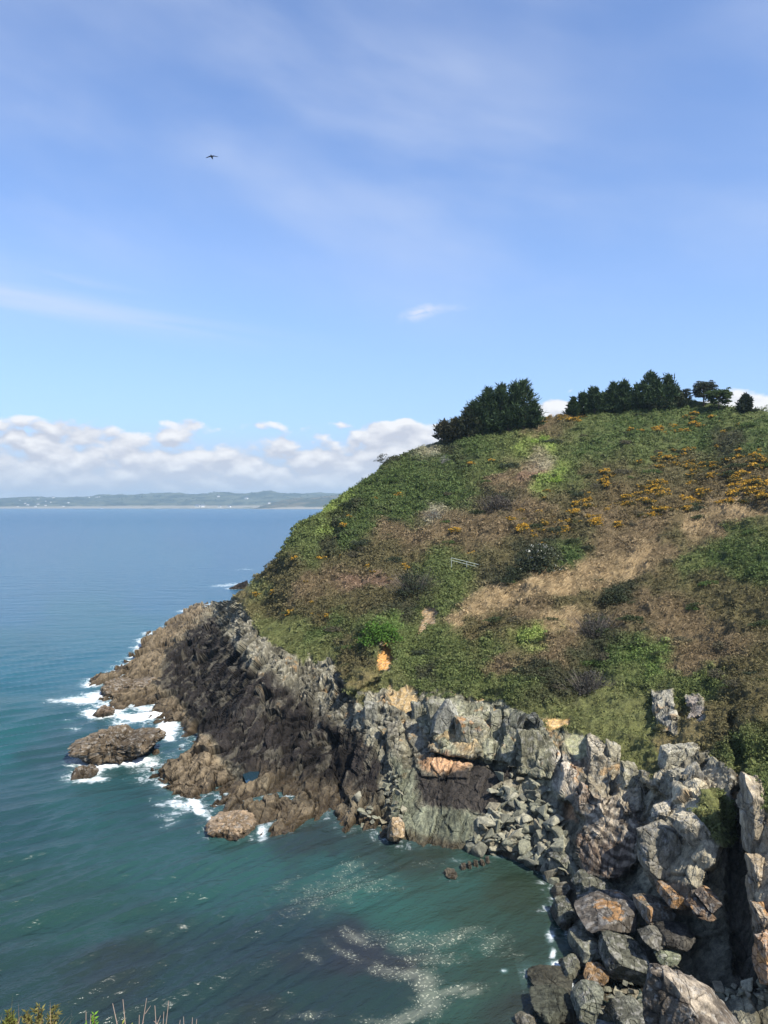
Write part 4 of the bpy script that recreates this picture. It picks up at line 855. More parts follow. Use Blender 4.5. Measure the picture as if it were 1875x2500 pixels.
# ------------------------------------------------------------------ metal railing
def railing():
    a = on_ground(1102, 1378); b = on_ground(1174, 1396); ym = (a.y + b.y) / 2
    A = Vector(world(1102, 1374, ym)); B = Vector(world(1174, 1392, ym - 1)); e = empty('metal_railing', A)
    M_ = mat_plain('galvanised_steel', (.30, .34, .30), .6, .15, 6, .2); up = Vector((0, 0, 1)); hgt = 12 / F * ym
    def bar(name, p, q, r):
        V_, F_ = tube([tuple(p - A), tuple(q - A)], [r, r], 8); mesh_np(name, V_, np.array(F_), M_, True, parent=e)
    for f in (0.0, .52, 1.0):
        p = A.lerp(B, f); bar('post', p - up * .8, p + up * hgt * 1.03, .06)
    bar('rail', A + up * hgt, B + up * hgt, .055); bar('rail', A + up * hgt * .5, B + up * hgt * .5, .045)
    tag(e, 'pale galvanised metal railing beside the cliff path on the middle slope', 'railing')
railing()

# ------------------------------------------------------------------ rocks as things
def ico(sub):
    bm = bmesh.new(); bmesh.ops.create_icosphere(bm, subdivisions=sub, radius=1); V = np.array([v.co[:] for v in bm.verts]); Fc = np.array([[v.index for v in f.verts] for f in bm.faces]); bm.free(); return V, Fc
def cubeg(n):
    t_ = np.linspace(-1, 1, n); A, B = np.meshgrid(t_, t_); A = A.ravel(); B = B.ravel(); O = np.ones_like(A); V = []; Fc = []; g = grid_faces(n, n)
    for k, (a, b, c, fl) in enumerate([(A, B, O, 0), (A, B, -O, 1), (A, O, B, 1), (A, -O, B, 0), (O, A, B, 0), (-O, A, B, 1)]):
        V.append(np.stack([a, b, c], 1)); f = g[:, ::-1] if fl else g; Fc.append(f + k * n * n)
    V = np.concatenate(V); Fc = np.concatenate(Fc); key = np.round(V * 1e4).astype(np.int64); _, fi, inv = np.unique(key, axis=0, return_index=True, return_inverse=True)
    return V[fi], inv.reshape(-1)[Fc]
ICO5 = cubeg(44); ICO6 = cubeg(90)
def block_rock(poly, thick, cut=9, sub=ICO5, seed=0, box=.55, rough=.12, jag=0.0, colfn=None, base=(.15,.15,.13), y0=None, dy=0.0, foot=0.0, name='boulder', label='', cat='boulder', group=None, top=None, orange=0.0, wetz=None, planes=(), compensate=True):
    """rock whose outline from the sea side follows poly (photo px), real thickness in depth, cut by planes and worn"""
    P_ = np.array(poly, float); c = P_.mean(0); vb = P_[:, 1].max()
    if name == 'boulder': box = .30 if not jag else .45; cut = max(4, cut - 2); pass
    if y0 is None: y0 = float(depth0(np.array([c[0]]), np.array([c[1] * .5 + vb * .5]))[0])
    y0 = y0 + dy; kpx = (CAMH - 1.5) * F / y0 ** 2; hpx = P_[:, 1].max() - P_[:, 1].min(); fv = max(.62 if jag else .5, 1 - 1.5 * thick * kpx / hpx); P_[:, 1] = c[1] + (P_[:, 1] - c[1]) * (fv if compensate else 1)
    W3 = world(P_[:, 0], P_[:, 1], np.full(len(P_), y0)); cen = world(c[0], c[1], y0)
    ang = np.arctan2(W3[:, 2] - cen[2], W3[:, 0] - cen[0]); rr = np.hypot(W3[:, 2] - cen[2], W3[:, 0] - cen[0])
    o_ = np.argsort(ang); ang = ang[o_]; rr = rr[o_]; V, Fc = sub
    th = np.arctan2(V[:, 2], V[:, 0])
    # radius along the polygon edge in direction th
    A2 = np.concatenate([ang - 2 * np.pi, ang, ang + 2 * np.pi]); R2 = np.concatenate([rr, rr, rr]); k = np.searchsorted(A2, th) - 1
    a0, a1, r0, r1 = A2[k], A2[k + 1], R2[k], R2[k + 1]
    x0, z0, x1, z1 = r0 * np.cos(a0), r0 * np.sin(a0), r1 * np.cos(a1), r1 * np.sin(a1); ct, s_ = np.cos(th), np.sin(th)
    den = (ct * (z1 - z0) - s_ * (x1 - x0)); R = (x0 * (z1 - z0) - z0 * (x1 - x0)) / np.where(abs(den) < 1e-6, 1e-6, den); R = np.clip(R, rr.min() * .3, rr.max())
    yy = V[:, 1]; rho = np.maximum(abs(V[:, 0]), abs(V[:, 2])) * ((1 - .12 * abs(yy) ** 5) if not jag else (1 - .97 * abs(yy) ** 2.4) ** (1 / 2.2))
    Q = np.stack([R * rho * ct, yy * thick, R * rho * s_], 1)
    rg = np.random.default_rng(1000 + seed); size = rr.mean()
    for _ in range(cut):
        n = rg.normal(size=3); n /= np.linalg.norm(n); n[1] = -abs(n[1]) if rg.random() < .75 else n[1]
        sup = (Q @ n).max(); d = sup * rg.uniform(.62, .92); t_ = Q @ n - d; Q = Q - np.where(t_ > 0, t_, 0)[:, None] * n * .95
    for n, fr in planes:
        n = np.array(n, float); n /= np.linalg.norm(n); t_ = Q @ n - (Q @ n).max() * fr; Q = Q - np.where(t_ > 0, t_, 0)[:, None] * n
    Wp = Q + cen
    nr = Q / (np.linalg.norm(Q, axis=1, keepdims=True) + 1e-9)
    dd, ff = rock_detail(Wp * max(.8, 2.2 / size), 1.0, .55, 5)
    if jag: dj = ridged(strata(Wp) * np.array([1.3, .9, .32]), 5, 140, .55) * .7 + ridged(Wp * .8, 3, 151) * .4 - .45; dd = dd * .3 + dj * jag / max(rough, .01)
    Q = Q + nr * (dd * rough)[:, None]; Wp = Q + cen
    if wetz is not None: Q[:, 2] += 0
    col = np.tile(np.array(base) * np.array([1.04, 1.0, .91]), (len(V), 1)) * (ff * (.92 + .3 * fbm(Wp * 1.7, 3, 171)))[:, None]
    if top is not None:
        tm = sstep(nr[:, 2] * .8 + nr[:, 0] * .3 + .5 * fbm(Wp * 1.5, 3, 172), .15, .6); col = col * (1 - tm[:, None]) + np.array(top) * ff[:, None] * tm[:, None]  # upward and right-hand faces coloured paler, sunlight painted in
    if orange: om = .85 * sstep(fbm(Wp * 1.1 + 4, 4, 173) + .30 * nr[:, 2], .46 - .35 * orange, .56 - .35 * orange); col = col * (1 - om[:, None]) + np.array([.34, .195, .085]) * ff[:, None] * om[:, None]
    jt = facets(strata(Wp) * np.array([.8, .9, 1.1]) / max(.5, size * .45), 340 + seed)[1]; col = col * (.45 + .55 * sstep(jt, 0, .05))[:, None]; Q = Q - nr * ((1 - sstep(jt, 0, .06)) * .10)[:, None]
    sp = sstep(fbm(Wp * 3, 4, 174), .16, .30)[:, None]; col = col * (1 - sp * .4) + np.array([.34, .33, .30]) * sp * .4 * (np.array(base).mean() > .06)
    wt = sstep(Wp[:, 2] + .3 * fbm(Wp, 2, 175), 1.0, .25) * (1 if wetz is None else wetz)
    col = col * (1 - .78 * wt[:, None]) + np.array([.035, .026, .016]) * .78 * wt[:, None]
    o = mesh_np(name, Q, Fc, ROCK, False, col=col, attrs={'wet': wt}); o.location = cen; tag(o, label, cat, group); return o
TAN = (.125, .100, .072); DRK = (.040, .036, .038)
def islet(poly, thick, label, seed, base=TAN, jag=.8, sub=ICO6):
    vb = max(p[1] for p in poly); y0 = CAMH * F / (vb - VH) + thick * .55
    P2 = [(a, b + (16 if b > vb - 14 else 0)) for a, b in poly]
    return block_rock(P2, thick, 3, sub, seed, .7, .75, jag * 1.5, base=base, y0=y0, name='sea_rock', label=label, cat='sea rock')
islet([(166,1846),(172,1822),(196,1802),(240,1778),(270,1768),(296,1766),(310,1784),(345,1776),(378,1774),(392,1796),(408,1812),(404,1842),(370,1850),(300,1850),(230,1858),(185,1862)], 5.5, 'long brown barnacled reef rock cut off by foam, largest offshore', 1)
islet([(176,1888),(185,1868),(215,1862),(238,1872),(228,1890),(205,1900),(185,1898)], 1.8, 'small dark rock just below the left end of the long reef rock', 2, (.12,.095,.07), .5, ICO5)
islet([(214,1658),(232,1648),(246,1636),(252,1648),(268,1652),(268,1660),(240,1664),(218,1664)], 2.6, 'black rock farthest left in the surf, above the tan spurs', 3, (.05,.042,.036), .5, ICO5)
islet([(245,1690),(256,1662),(280,1652),(300,1664),(345,1652),(372,1648),(380,1680),(330,1692),(270,1696)], 5, 'tan rocky spur with a blunt end between two bands of surf', 4)
islet([(228,1742),(238,1728),(252,1712),(262,1724),(278,1730),(274,1742),(250,1748)], 2.0, 'small pointed rock with a tan cap in the surf', 5, (.15,.115,.085), .4, ICO5)
islet([(262,1702),(300,1694),(316,1706),(302,1710),(270,1710)], 1.2, 'low dark rock barely breaking the surf', 6, DRK, .3, ICO5)
islet([(354,1745),(360,1737),(368,1746),(362,1750)], .8, 'tiny dark rock in foam near the reef', 7, DRK, .2, ICO5)
islet([(398,1758),(404,1750),(411,1760),(404,1764)], .8, 'tiny black rock stack in the foamy channel', 8, DRK, .2, ICO5)
islet([(176,1779),(183,1771),(190,1778),(184,1783)], .7, 'lone small rock in open water left of the reef', 9, (.12,.07,.05), .2, ICO5)
islet([(498,2010),(505,1998),(530,2000),(550,1986),(580,1980),(606,1990),(620,2010),(618,2035),(580,2040),(530,2028)], 3.2, 'knobbly tan rock in front of the reef at the cove mouth', 10, (.22,.17,.12), .6)
islet([(655,2026),(668,2014),(700,2016),(716,2026),(708,2036),(670,2036)], 1.6, 'low brown rock right of the knobbly tan rock', 11, (.13,.105,.075), .4, ICO5)
islet([(535,1434),(560,1428),(596,1418),(604,1412),(606,1432),(570,1438)], 3, 'dark skerries in the distance off the left edge', 12, (.03,.026,.024), .5, ICO5)
islet([(1085,2128),(1095,2118),(1118,2122),(1120,2140),(1098,2144)], 1.2, 'pale broken rock at the left end of the little half-sunk row', 13, (.20,.185,.15), .3, ICO5)
for k, (a, b, w_, h_) in enumerate([(1130,2118,16,16),(1146,2114,14,18),(1160,2112,14,18),(1176,2106,14,16),(1190,2100,12,14)]):
    islet([(a - w_ / 2, b), (a - w_ * .3, b - h_), (a + w_ * .4, b - h_ * .8), (a + w_ / 2, b + 3), (a, b + 5)], .7, ['first','second','third','fourth','fifth'][k] + ' upright stone counted from the left in the half-sunk row', 20 + k, (.19,.175,.14), .2, ICO5)
# big boulders at the cliff foot, right
block_rock([(1402,2238),(1412,2205),(1450,2165),(1500,2152),(1518,2180),(1510,2240),(1460,2260),(1418,2250)], 3.0, 10, base=(.085,.088,.076), seed=31, label='large dark smooth boulder behind the orange lichen boulder', dy=1.0)
block_rock([(1412,2244),(1440,2240),(1455,2196),(1480,2182),(1530,2182),(1552,2200),(1565,2240),(1566,2252),(1545,2266),(1500,2272),(1450,2262)], 2.4, 12, base=(.11,.10,.09), seed=32, label='big flat-topped boulder with orange lichen rings on its right end', dy=-2.2, orange=.45, rough=.14)
block_rock([(1556,2195),(1580,2184),(1600,2190),(1646,2220),(1650,2232),(1620,2240),(1590,2252),(1572,2262),(1560,2235)], 1.8, 10, base=(.17,.15,.12), seed=33, label='slanting boulder with an orange top, right of the lichen ringed one', dy=-2.0, orange=.55)
block_rock([(1560,2275),(1590,2252),(1616,2274),(1620,2300),(1595,2318),(1578,2304)], 1.1, 5, base=(.10,.10,.09), seed=34, label='dark cube-shaped block below the lichen boulders', dy=-3.0, box=.35, rough=.05)
block_rock([(1612,2188),(1620,2160),(1645,2158),(1672,2172),(1676,2215),(1655,2224),(1630,2210)], 1.7, 9, base=(.17,.12,.08), seed=35, label='upright orange-brown boulder under the pale outcrop', orange=.55, dy=-2.8)
block_rock([(1676,2190),(1705,2178),(1700,2215),(1735,2230),(1720,2245),(1680,2230)], 1.3, 8, base=(.13,.095,.07), seed=36, label='rusty wedge of rock between the two orange boulders under the outcrop', orange=.5, dy=-2.4)
block_rock([(1706,2185),(1722,2160),(1748,2175),(1746,2215),(1735,2232),(1716,2215)], 1.4, 8, base=(.14,.115,.095), seed=37, label='orange-stained block at the gully side under the outcrop', orange=.4, dy=-2.2)
block_rock([(1600,2290),(1612,2255),(1680,2245),(1690,2275),(1665,2310),(1615,2312)], 1.8, 10, base=(.05,.048,.044), seed=38, label='black wet ledge right of the cube-shaped block', dy=-1.5)
block_rock([(1395,2330),(1400,2280),(1440,2268),(1475,2280),(1470,2320),(1440,2352),(1405,2345)], 2.0, 10, base=(.15,.155,.125), seed=39, label='ridged grey-green slab with a pale chipped corner at the water edge', dy=-.5)
block_rock([(1470,2330),(1478,2272),(1500,2272),(1560,2300),(1592,2340),(1585,2400),(1560,2430),(1520,2425),(1480,2380)], 2.0, 8, base=(.085,.090,.075), seed=40, label='long dark striated slab sloping down below the lichen boulders', dy=-.5, rough=.2)
block_rock([(1596,2330),(1606,2314),(1655,2318),(1658,2340),(1625,2350),(1602,2344)], .9, 8, base=(.17,.19,.14), seed=41, label='pale green flat boulder below the cube-shaped block', dy=-2.0)
block_rock([(1370,2380),(1378,2345),(1410,2338),(1425,2360),(1405,2376)], 1.2, 8, base=(.12,.125,.10), seed=42, label='grey boulder left of the ochre boulder, edged by surf', dy=-1)
block_rock([(1420,2380),(1440,2360),(1470,2358),(1488,2378),(1482,2398),(1430,2398)], 1.1, 8, base=(.25,.165,.09), seed=43, label='ochre brown boulder among the beach stones', dy=-1.5)
block_rock([(1402,2480),(1408,2405),(1440,2398),(1476,2408),(1478,2450),(1455,2500),(1420,2500)], 1.6, 9, base=(.13,.14,.115), seed=44, label='tall grey-green slab standing at the water edge below the ochre boulder', dy=-1.5)
block_rock([(1485,2520),(1505,2460),(1560,2440),(1580,2480),(1575,2520)], 1.6, 9, base=(.10,.105,.09), seed=45, label='dark slab cut by the bottom of the photo left of the pinnacle', dy=-1.5)
block_rock([(1575,2560),(1578,2470),(1586,2390),(1600,2358),(1630,2348),(1665,2370),(1700,2392),(1730,2410),(1780,2455),(1830,2510),(1860,2600),(1700,2640)], 3.0, 4, ICO6, base=(.115,.10,.085), seed=46, label='sharp pinnacle with pale ribbed crest at the bottom right', dy=-5.5, top=(.34,.29,.22), rough=.55, jag=.30, planes=[((-.75,-.65,.15),.45),((.45,-.45,.75),.42),((.7,-.1,.6),.6)])
block_rock([(1260,2500),(1275,2484),(1305,2482),(1312,2500),(1300,2530),(1265,2530)], 1.2, 8, base=(.17,.165,.13), seed=47, label='pale wet boulder at the bottom edge in the cove shallows', y0=53)
block_rock([(1290,2395),(1330,2375),(1400,2385),(1410,2420),(1370,2440),(1310,2430)], 2.0, 9, base=(.06,.062,.05), seed=48, label='dark half-sunk rock shelf in the shallows beside the tall slab', y0=57.8, wetz=.3)
block_rock([(1300,2440),(1360,2425),(1400,2450),(1400,2500),(1330,2490)], 2.0, 9, base=(.055,.060,.048), seed=49, label='dark rock shelf awash at the bottom of the shallows', y0=54.6, wetz=.3)
block_rock([(1350,2250),(1362,2200),(1385,2180),(1400,2215),(1395,2262),(1375,2275)], 1.5, 8, base=(.12,.125,.10), seed=50, label='leaning grey-brown slab at the water edge left of the big dark boulder')
block_rock([(1350,2195),(1362,2165),(1390,2155),(1405,2180),(1385,2200)], 1.3, 8, base=(.13,.125,.10), seed=51, label='grey slab above the leaning one, at the foot of the scree')
block_rock([(1400,2170),(1420,2125),(1480,2128),(1515,2155),(1500,2170),(1440,2185)], 1.6, 9, base=(.10,.105,.085), seed=52, label='broad dark slab under the rust coloured end of the striped rib')
block_rock([(1340,2085),(1370,2060),(1400,2085),(1398,2120),(1360,2115)], 1.5, 9, base=(.10,.105,.085), seed=53, label='large dark block at the right side of the scree')
block_rock([(945,2052),(950,2015),(958,1990),(975,1988),(988,2010),(990,2040),(975,2060),(955,2060)], 1.3, 5, base=(.24,.185,.12), seed=54, label='upright tan ribbed rock at the inner corner of the cove', rough=.25, jag=.2, dy=-1)
block_rock([(1050,1800),(1060,1750),(1088,1705),(1112,1700),(1130,1730),(1110,1790),(1085,1825)], 1.0, 5, ICO5, base=(.24,.25,.23), seed=55, label='pointed pale grey slab at the top left of the hanging slabs', dy=-1.8, cat='rock slab', name='rock_slab', y0=float(depth0(np.array([1085.]), np.array([1790.]))[0]))
# wait for no depth step: slab leans on the cliff

# flat joint-bounded slabs of the cliff face: parts of the headland
SLABS = [([(1036,1712),(1095,1691),(1125,1712),(1112,1767),(1074,1818),(1049,1780)], .9, (.21,.215,.175), 0), ([(1108,1750),(1171,1738),(1192,1780),(1180,1839),(1150,1849),(1112,1805)], 1.2, (.22,.215,.165), .42), ([(1197,1738),(1226,1729),(1222,1780),(1188,1835)], 1.0, (.17,.175,.14), 0),
 ([(1230,1763),(1260,1729),(1285,1738),(1260,1771),(1256,1856),(1218,1847)], .9, (.105,.11,.09), 0), ([(1285,1750),(1306,1738),(1332,1771),(1323,1788)], .8, (.10,.11,.10), 0), ([(1260,1780),(1336,1788),(1336,1839),(1319,1877),(1260,1864)], .5, (.155,.155,.115), 0),
 ([(1432,1795),(1481,1816),(1464,1864),(1432,1844)], .9, (.33,.31,.26), 0), ([(1485,1803),(1513,1812),(1501,1901),(1481,1905)], .8, (.25,.24,.19), 0), ([(1521,1864),(1558,1860),(1558,1909),(1550,1966),(1521,1962)], .9, (.20,.195,.15), 0), ([(1562,1877),(1586,1885),(1607,1917),(1590,1990),(1566,1990)], .8, (.18,.175,.14), 0),
 ([(1623,1828),(1717,1820),(1688,1860),(1680,1880),(1615,1880)], 1.2, (.27,.265,.22), 0), ([(1635,1889),(1680,1885),(1660,1921),(1631,1925)], .7, (.21,.205,.17), 0), ([(1688,1877),(1721,1860),(1709,1917),(1656,1950),(1640,1946)], .9, (.27,.26,.22), 0),
 ([(1558,2031),(1627,2007),(1690,2070),(1721,2113),(1700,2178),(1607,2149),(1566,2109)], 1.3, (.22,.21,.175), 0), ([(1631,2001),(1700,1991),(1753,2060),(1733,2113),(1709,2088)], 1.3, (.36,.34,.28), 0), ([(1607,1978),(1660,1958),(1705,1978),(1627,2001),(1587,2011)], 1.0, (.33,.31,.26), 0),
 ([(1818,1893),(1856,1905),(1900,1930),(1890,2020),(1866,2100),(1828,2100),(1820,1990)], 1.1, (.31,.275,.215), 0), ([(1828,2088),(1868,2088),(1874,2210),(1836,2222)], 1.0, (.34,.285,.21), 0), ([(1838,2205),(1880,2205),(1892,2300),(1848,2305)], .9, (.29,.245,.19), .1), ([(1850,2290),(1896,2288),(1900,2400),(1858,2395)], .9, (.30,.20,.13), .45),
 ([(1340,1845),(1362,1836),(1376,1862),(1362,1890),(1342,1884)], .8, (.36,.345,.31), .1), ([(1375,1870),(1392,1862),(1410,1890),(1400,1930),(1378,1920)], .8, (.36,.33,.29), .3), ([(940,1745),(968,1750),(972,1840),(950,1850)], .7, (.17,.165,.14), 0), ([(1000,1710),(1030,1705),(1034,1790),(1010,1800)], .7, (.20,.21,.175), 0),
 ([(890,1715),(925,1720),(920,1790),(895,1780)], .7, (.19,.195,.17), 0), ([(1410,1915),(1440,1930),(1436,1990),(1412,1980)], .7, (.20,.165,.135), .1)]
for k, (pl, th, cb_, og) in enumerate(SLABS):
    c_ = np.array(pl, float).mean(0); yd = float(depth(np.array([c_[0]]), np.array([c_[1]]))[0])
    o = block_rock(pl, th, 7, ICO5, 200 + k, base=cb_, y0=yd + th * (.1 if k in (0, 1, 4) else .45), rough=.48, name='rock_slab', orange=og, wetz=0, compensate=False)
    for kk in ('label', 'category'):
        if kk in o: del o[kk]
    o.parent = mesh_head
# scree: angular blocks
def hull_rock(seed, fl=1.0):
    r = random.Random(seed); bm = bmesh.new(); pts = []
    sx, sy, sz = r.uniform(.8, 1.35), r.uniform(.7, 1.0), r.uniform(.35, .7)
    for _ in range(11):
        p = Vector((r.uniform(-1, 1), r.uniform(-1, 1), r.uniform(-1, 1))); m_ = max(abs(p.x), abs(p.y), abs(p.z)); p = p / m_ * r.uniform(.8, 1)
        bm.verts.new((p.x * sx * .5, p.y * sy * .5, p.z * sz * .5))
    res = bmesh.ops.convex_hull(bm, input=bm.verts); bmesh.ops.delete(bm, geom=[g for g in res['geom_interior'] if isinstance(g, bmesh.types.BMVert)], context='VERTS')
    bmesh.ops.dissolve_limit(bm, angle_limit=.25, verts=bm.verts, edges=bm.edges)
    bmesh.ops.bevel(bm, geom=bm.edges[:], offset=.035, segments=1, affect='EDGES', clamp_overlap=True); bmesh.ops.triangulate(bm, faces=bm.faces)
    V = np.array([v.co[:] for v in bm.verts]); Fc = np.array([[v.index for v in f.verts] for f in bm.faces]); bm.free(); return V, Fc
stone_me = []
for s in range(16):
    V, Fc = hull_rock(s); base = [(.17,.185,.155), (.20,.215,.18), (.14,.15,.125), (.22,.225,.19), (.18,.175,.14), (.12,.13,.115), (.25,.26,.22), (.15,.165,.14)][s % 8]
    o = mesh_np('scree_block', V, Fc, ROCK, False, col=np.tile(np.array(base) * np.array([1.08, 1.0, .88]), (len(V), 1)) * rng.uniform(.9, 1.1, (len(V), 1)), attrs={'wet': np.zeros(len(V))}); stone_me.append(o)
first = set()
def put_stone(uu, vv, size, group, label, lift=0.0, cat='stone', idx=None, name=None):
    g = on_ground(uu, vv); k = random.randrange(16) if idx is None else idx; o = stone_me[k]
    if k in first: o = o.copy(); sc.collection.objects.link(o)
    first.add(k); o.location = g + Vector((0, -lift * .5, lift)); s = size
    o.scale = (s, s, s); o.rotation_euler = (random.uniform(-.6, .6), random.uniform(-.6, .6), random.uniform(0, 6.28)); tag(o, label, cat, group); return o
def stones(n, poly, smin, smax, group, label, lf=.5):
    P_ = np.array(poly); lo = P_.min(0); hi = P_.max(0); k = 0
    while k < n:
        a = random.uniform(lo[0], hi[0]); b = random.uniform(lo[1], hi[1])
        if poly_sd(np.array([a]), np.array([b]), poly)[0] < 0: continue
        s = smin + (smax - smin) * random.random() ** 2.2; put_stone(a, b, s, group, label, random.uniform(0, lf)); k += 1
stones(215, [(1232,1885),(1290,1905),(1345,1925),(1362,1990),(1380,2060),(1395,2140),(1370,2150),(1330,2135),(1280,2100),(1200,2085),(1130,2070),(1170,2030),(1200,1990),(1205,1940)], .7, 2.3, 'blocks of the scree', 'grey-green angular block in the scree fan between the striped rib and the cliff foot')
stones(26, [(930,1860),(965,1880),(975,1950),(1000,1990),(960,2000),(925,1940)], .5, 1.2, 'blocks in the narrow chute', 'small grey block in the narrow chute left of the upright rock rib')
stones(50, [(1400,2290),(1480,2330),(1500,2400),(1580,2440),(1560,2500),(1470,2500),(1490,2420),(1400,2380)], .35, 1.1, 'stones of the cove beach', 'pale grey-green stone on the small beach left of the pinnacle')
stones(60, [(1420,2330),(1480,2340),(1520,2400),(1590,2440),(1580,2500),(1400,2500),(1410,2400)], .3, .9, 'small stones wedged between the shore boulders', 'small pale stone wedged between the boulders at the cove edge', 1.2)
stones(16, [(880,1960),(940,1980),(930,2020),(860,2010)], .5, 1.3, 'stones at the inner end of the reef', 'flat grey stone where the reef meets the cove')
stones(20, [(1700,2420),(1875,2400),(1875,2440),(1760,2450)], .4, 1.3, 'stones in the gully mouth', 'grey stone in the gully mouth above the pinnacle crest')

# ------------------------------------------------------------------ bird
def bird():
    y0 = 85.0; c = Vector(world(517, 383, y0)); s = y0 / F
    dk = mat_plain('dark_feathers', (.035, .04, .055), .8); e = empty('flying_bird', c)
    bm_pts = [(0, -.55, -.02), (0, -.42, 0), (0, -.1, 0), (0, .25, 0), (0, .6, -.02)]; V_, F_ = tube(bm_pts, [.02, .07, .115, .075, .02], 8)
    mesh_np('body', V_, np.array(F_), dk, True, parent=e)
    def wing(sgn, prof):
        V = []; Fc = []
        for (x, z, ch, yo) in prof:
            V += [(sgn * x, yo - ch / 2, z), (sgn * x, yo + ch / 2, z + .005), (sgn * x, yo, z + .035)]
        for i in range(len(prof) - 1):
            a = i * 3
            for (p, q) in ((0, 2), (2, 1), (1, 0)): Fc.append((a + p, a + q, a + 3 + q, a + 3 + p))
        mesh_np('wing', np.array(V), np.array(Fc), dk, False, parent=e)
    wing(1, [(.03, .02, .30, 0), (.15, .09, .32, -.02), (.32, .07, .26, -.03), (.5, .04, .2, 0), (.68, .045, .08, .08)])
    wing(-1, [(.03, .02, .30, 0), (.18, .04, .32, -.02), (.32, .0, .26, -.03), (.5, -.06, .2, 0), (.68, -.09, .08, .08)])
    V_, F_ = tube([(0, .2, 0), (0, -.15, -.12)], [.10, .03], 6); mesh_np('tail', V_, np.array(F_), dk, True, parent=e)
    e.scale = (.95, .95, .95); tag(e, 'dark seabird gliding alone with wings spread in the blue sky', 'bird')
bird()

# ------------------------------------------------------------------ far coast
def coast(name, prof, y0, depthm, seed, ca, cb, label=None):
    """hill range: skyline as (px, height px above its waterline); built as a ridge with real depth"""
    xs = np.linspace(prof[0][0], prof[-1][0], 420); hp = np.interp(xs, [p[0] for p in prof], [p[1] for p in prof]); rows = 26; V = []; col = []
    for r in range(rows):
        f = r / (rows - 1); yy = y0 + depthm * f; sh = math.sin(min(1, f * 1.25) * math.pi / 2) ** .8 if f < .8 else math.cos((f - .8) / .2 * math.pi / 2)
        Xw = (xs - UC) / F * yy; H = hp / F * (y0 + depthm * .8); pp = np.stack([Xw / 300, np.full_like(Xw, yy / 300), Xw * 0], 1)
        Z = H * sh * (.88 + .22 * fbm(pp, 4, seed)) + 6 * fbm(pp * 6, 3, seed + 3) * (sh > .05) * np.clip(hp / 8, 0, 1) - (1.0 if r == 0 else 0)
        V.append(np.stack([Xw, np.full_like(Xw, yy), Z], 1)); m = sstep(fbm(pp * 3, 4, seed + 5), -.25, .3)[:, None]; c = np.array(ca) * (1 - m) + np.array(cb) * m
        if f < .06: c = c * 0 + np.array([.22, .20, .16])
        col.append(c)
    m_, N = new_mat('coast_ground'); finish(m_, N, attr(N, 'col'), .95, None, .1)
    o = mesh_np(name, np.concatenate(V), grid_faces(rows, len(xs)), m_, True, col=np.concatenate(col)); tag(o, kind='structure'); return o
coast('far_hills', [(-900,24),(-300,26),(0,26),(60,28),(150,31),(230,33),(300,34),(360,38),(400,39),(450,38),(520,40),(600,41),(700,42),(800,42),(1000,46),(1300,50),(1700,50)], 9000, 1800, 501, (.022,.032,.024), (.075,.085,.056))
coast('near_hills', [(612,0),(630,4),(660,14),(690,24),(730,29),(770,31),(800,33),(900,42),(1100,50)], 7600, 900, 521, (.030,.036,.020), (.095,.080,.045))
coast('low_point', [(330,0),(360,2.2),(420,3),(500,3.5),(560,3),(640,4),(700,4),(760,0)], 8700, 280, 531, (.10,.11,.07), (.26,.23,.17))
# houses and trees there
white = mat_plain('white_render', (.72, .70, .66), .8, .1); slate = mat_plain('slate_roof', (.09, .095, .11), .7, .1); glass = mat_plain('house_glass', (.05, .06, .08), .3, .1)
def house_proto():
    e = empty('far_house', (0, 0, 0)); w, d, h = 7.0, 4.5, 6.0
    V = [(-w, -d, 0), (w, -d, 0), (w, d, 0), (-w, d, 0), (-w, -d, h), (w, -d, h), (w, d, h), (-w, d, h)]; Fq = [(0, 1, 5, 4), (1, 2, 6, 5), (2, 3, 7, 6), (3, 0, 4, 7)]
    wl = mesh_np('wall', np.array(V), np.array(Fq), white, parent=e)
    r = w + .5; q = d + .5; V = [(-r, -q, h - .2), (r, -q, h - .2), (r, q, h - .2), (-r, q, h - .2), (-r, 0, h + 4), (r, 0, h + 4)]
    rf = mesh_np('roof', np.array(V), np.array([(0, 1, 5, 4), (2, 3, 4, 5), (1, 2, 5, 5), (3, 0, 4, 4)]), slate, parent=e)
    rf.data.validate(); ws = []
    for x in (-4.2, 0, 4.2):
        V = [(x - .8, -d - .12, 2), (x + .8, -d - .12, 2), (x + .8, -d - .12, 4), (x - .8, -d - .12, 4), (x - .8, -d + .05, 2), (x + .8, -d + .05, 2), (x + .8, -d + .05, 4), (x - .8, -d + .05, 4)]
        ws.append(mesh_np('window', np.array(V), np.array([(0, 1, 2, 3), (0, 3, 7, 4), (1, 5, 6, 2), (3, 2, 6, 7), (0, 4, 5, 1)]), glass, parent=e))
    return e, [wl, rf] + ws
HP, HC = house_proto(); hn = 0
FH = bpy.data.objects['far_hills']; NH = bpy.data.objects['near_hills']; LP = bpy.data.objects['low_point']
def surf(o, uu, vv):
    co = np.empty(len(o.data.vertices) * 3, np.float32); o.data.vertices.foreach_get('co', co); co = co.reshape(-1, 3)
    uu_ = UC + co[:, 0] / co[:, 1] * F; vv_ = VH + (CAMH - co[:, 2]) / co[:, 1] * F
    return Vector(co[np.argmin((uu_ - uu) ** 2 + ((vv_ - vv) * 3) ** 2)].tolist())
def put_house(o, uu, vv, sc_, label, group):
    global hn
    e = HP
    if hn:
        e = HP.copy(); sc.collection.objects.link(e)
        for ch in HC: c = ch.copy(); sc.collection.objects.link(c); c.parent = e
    hn += 1; e.location = surf(o, uu, vv) - Vector((0, 0, .6)); e.scale = (sc_ * 1.3,) * 3; e.rotation_euler = (0, 0, random.uniform(-.6, .6)); tag(e, label, 'house', group)
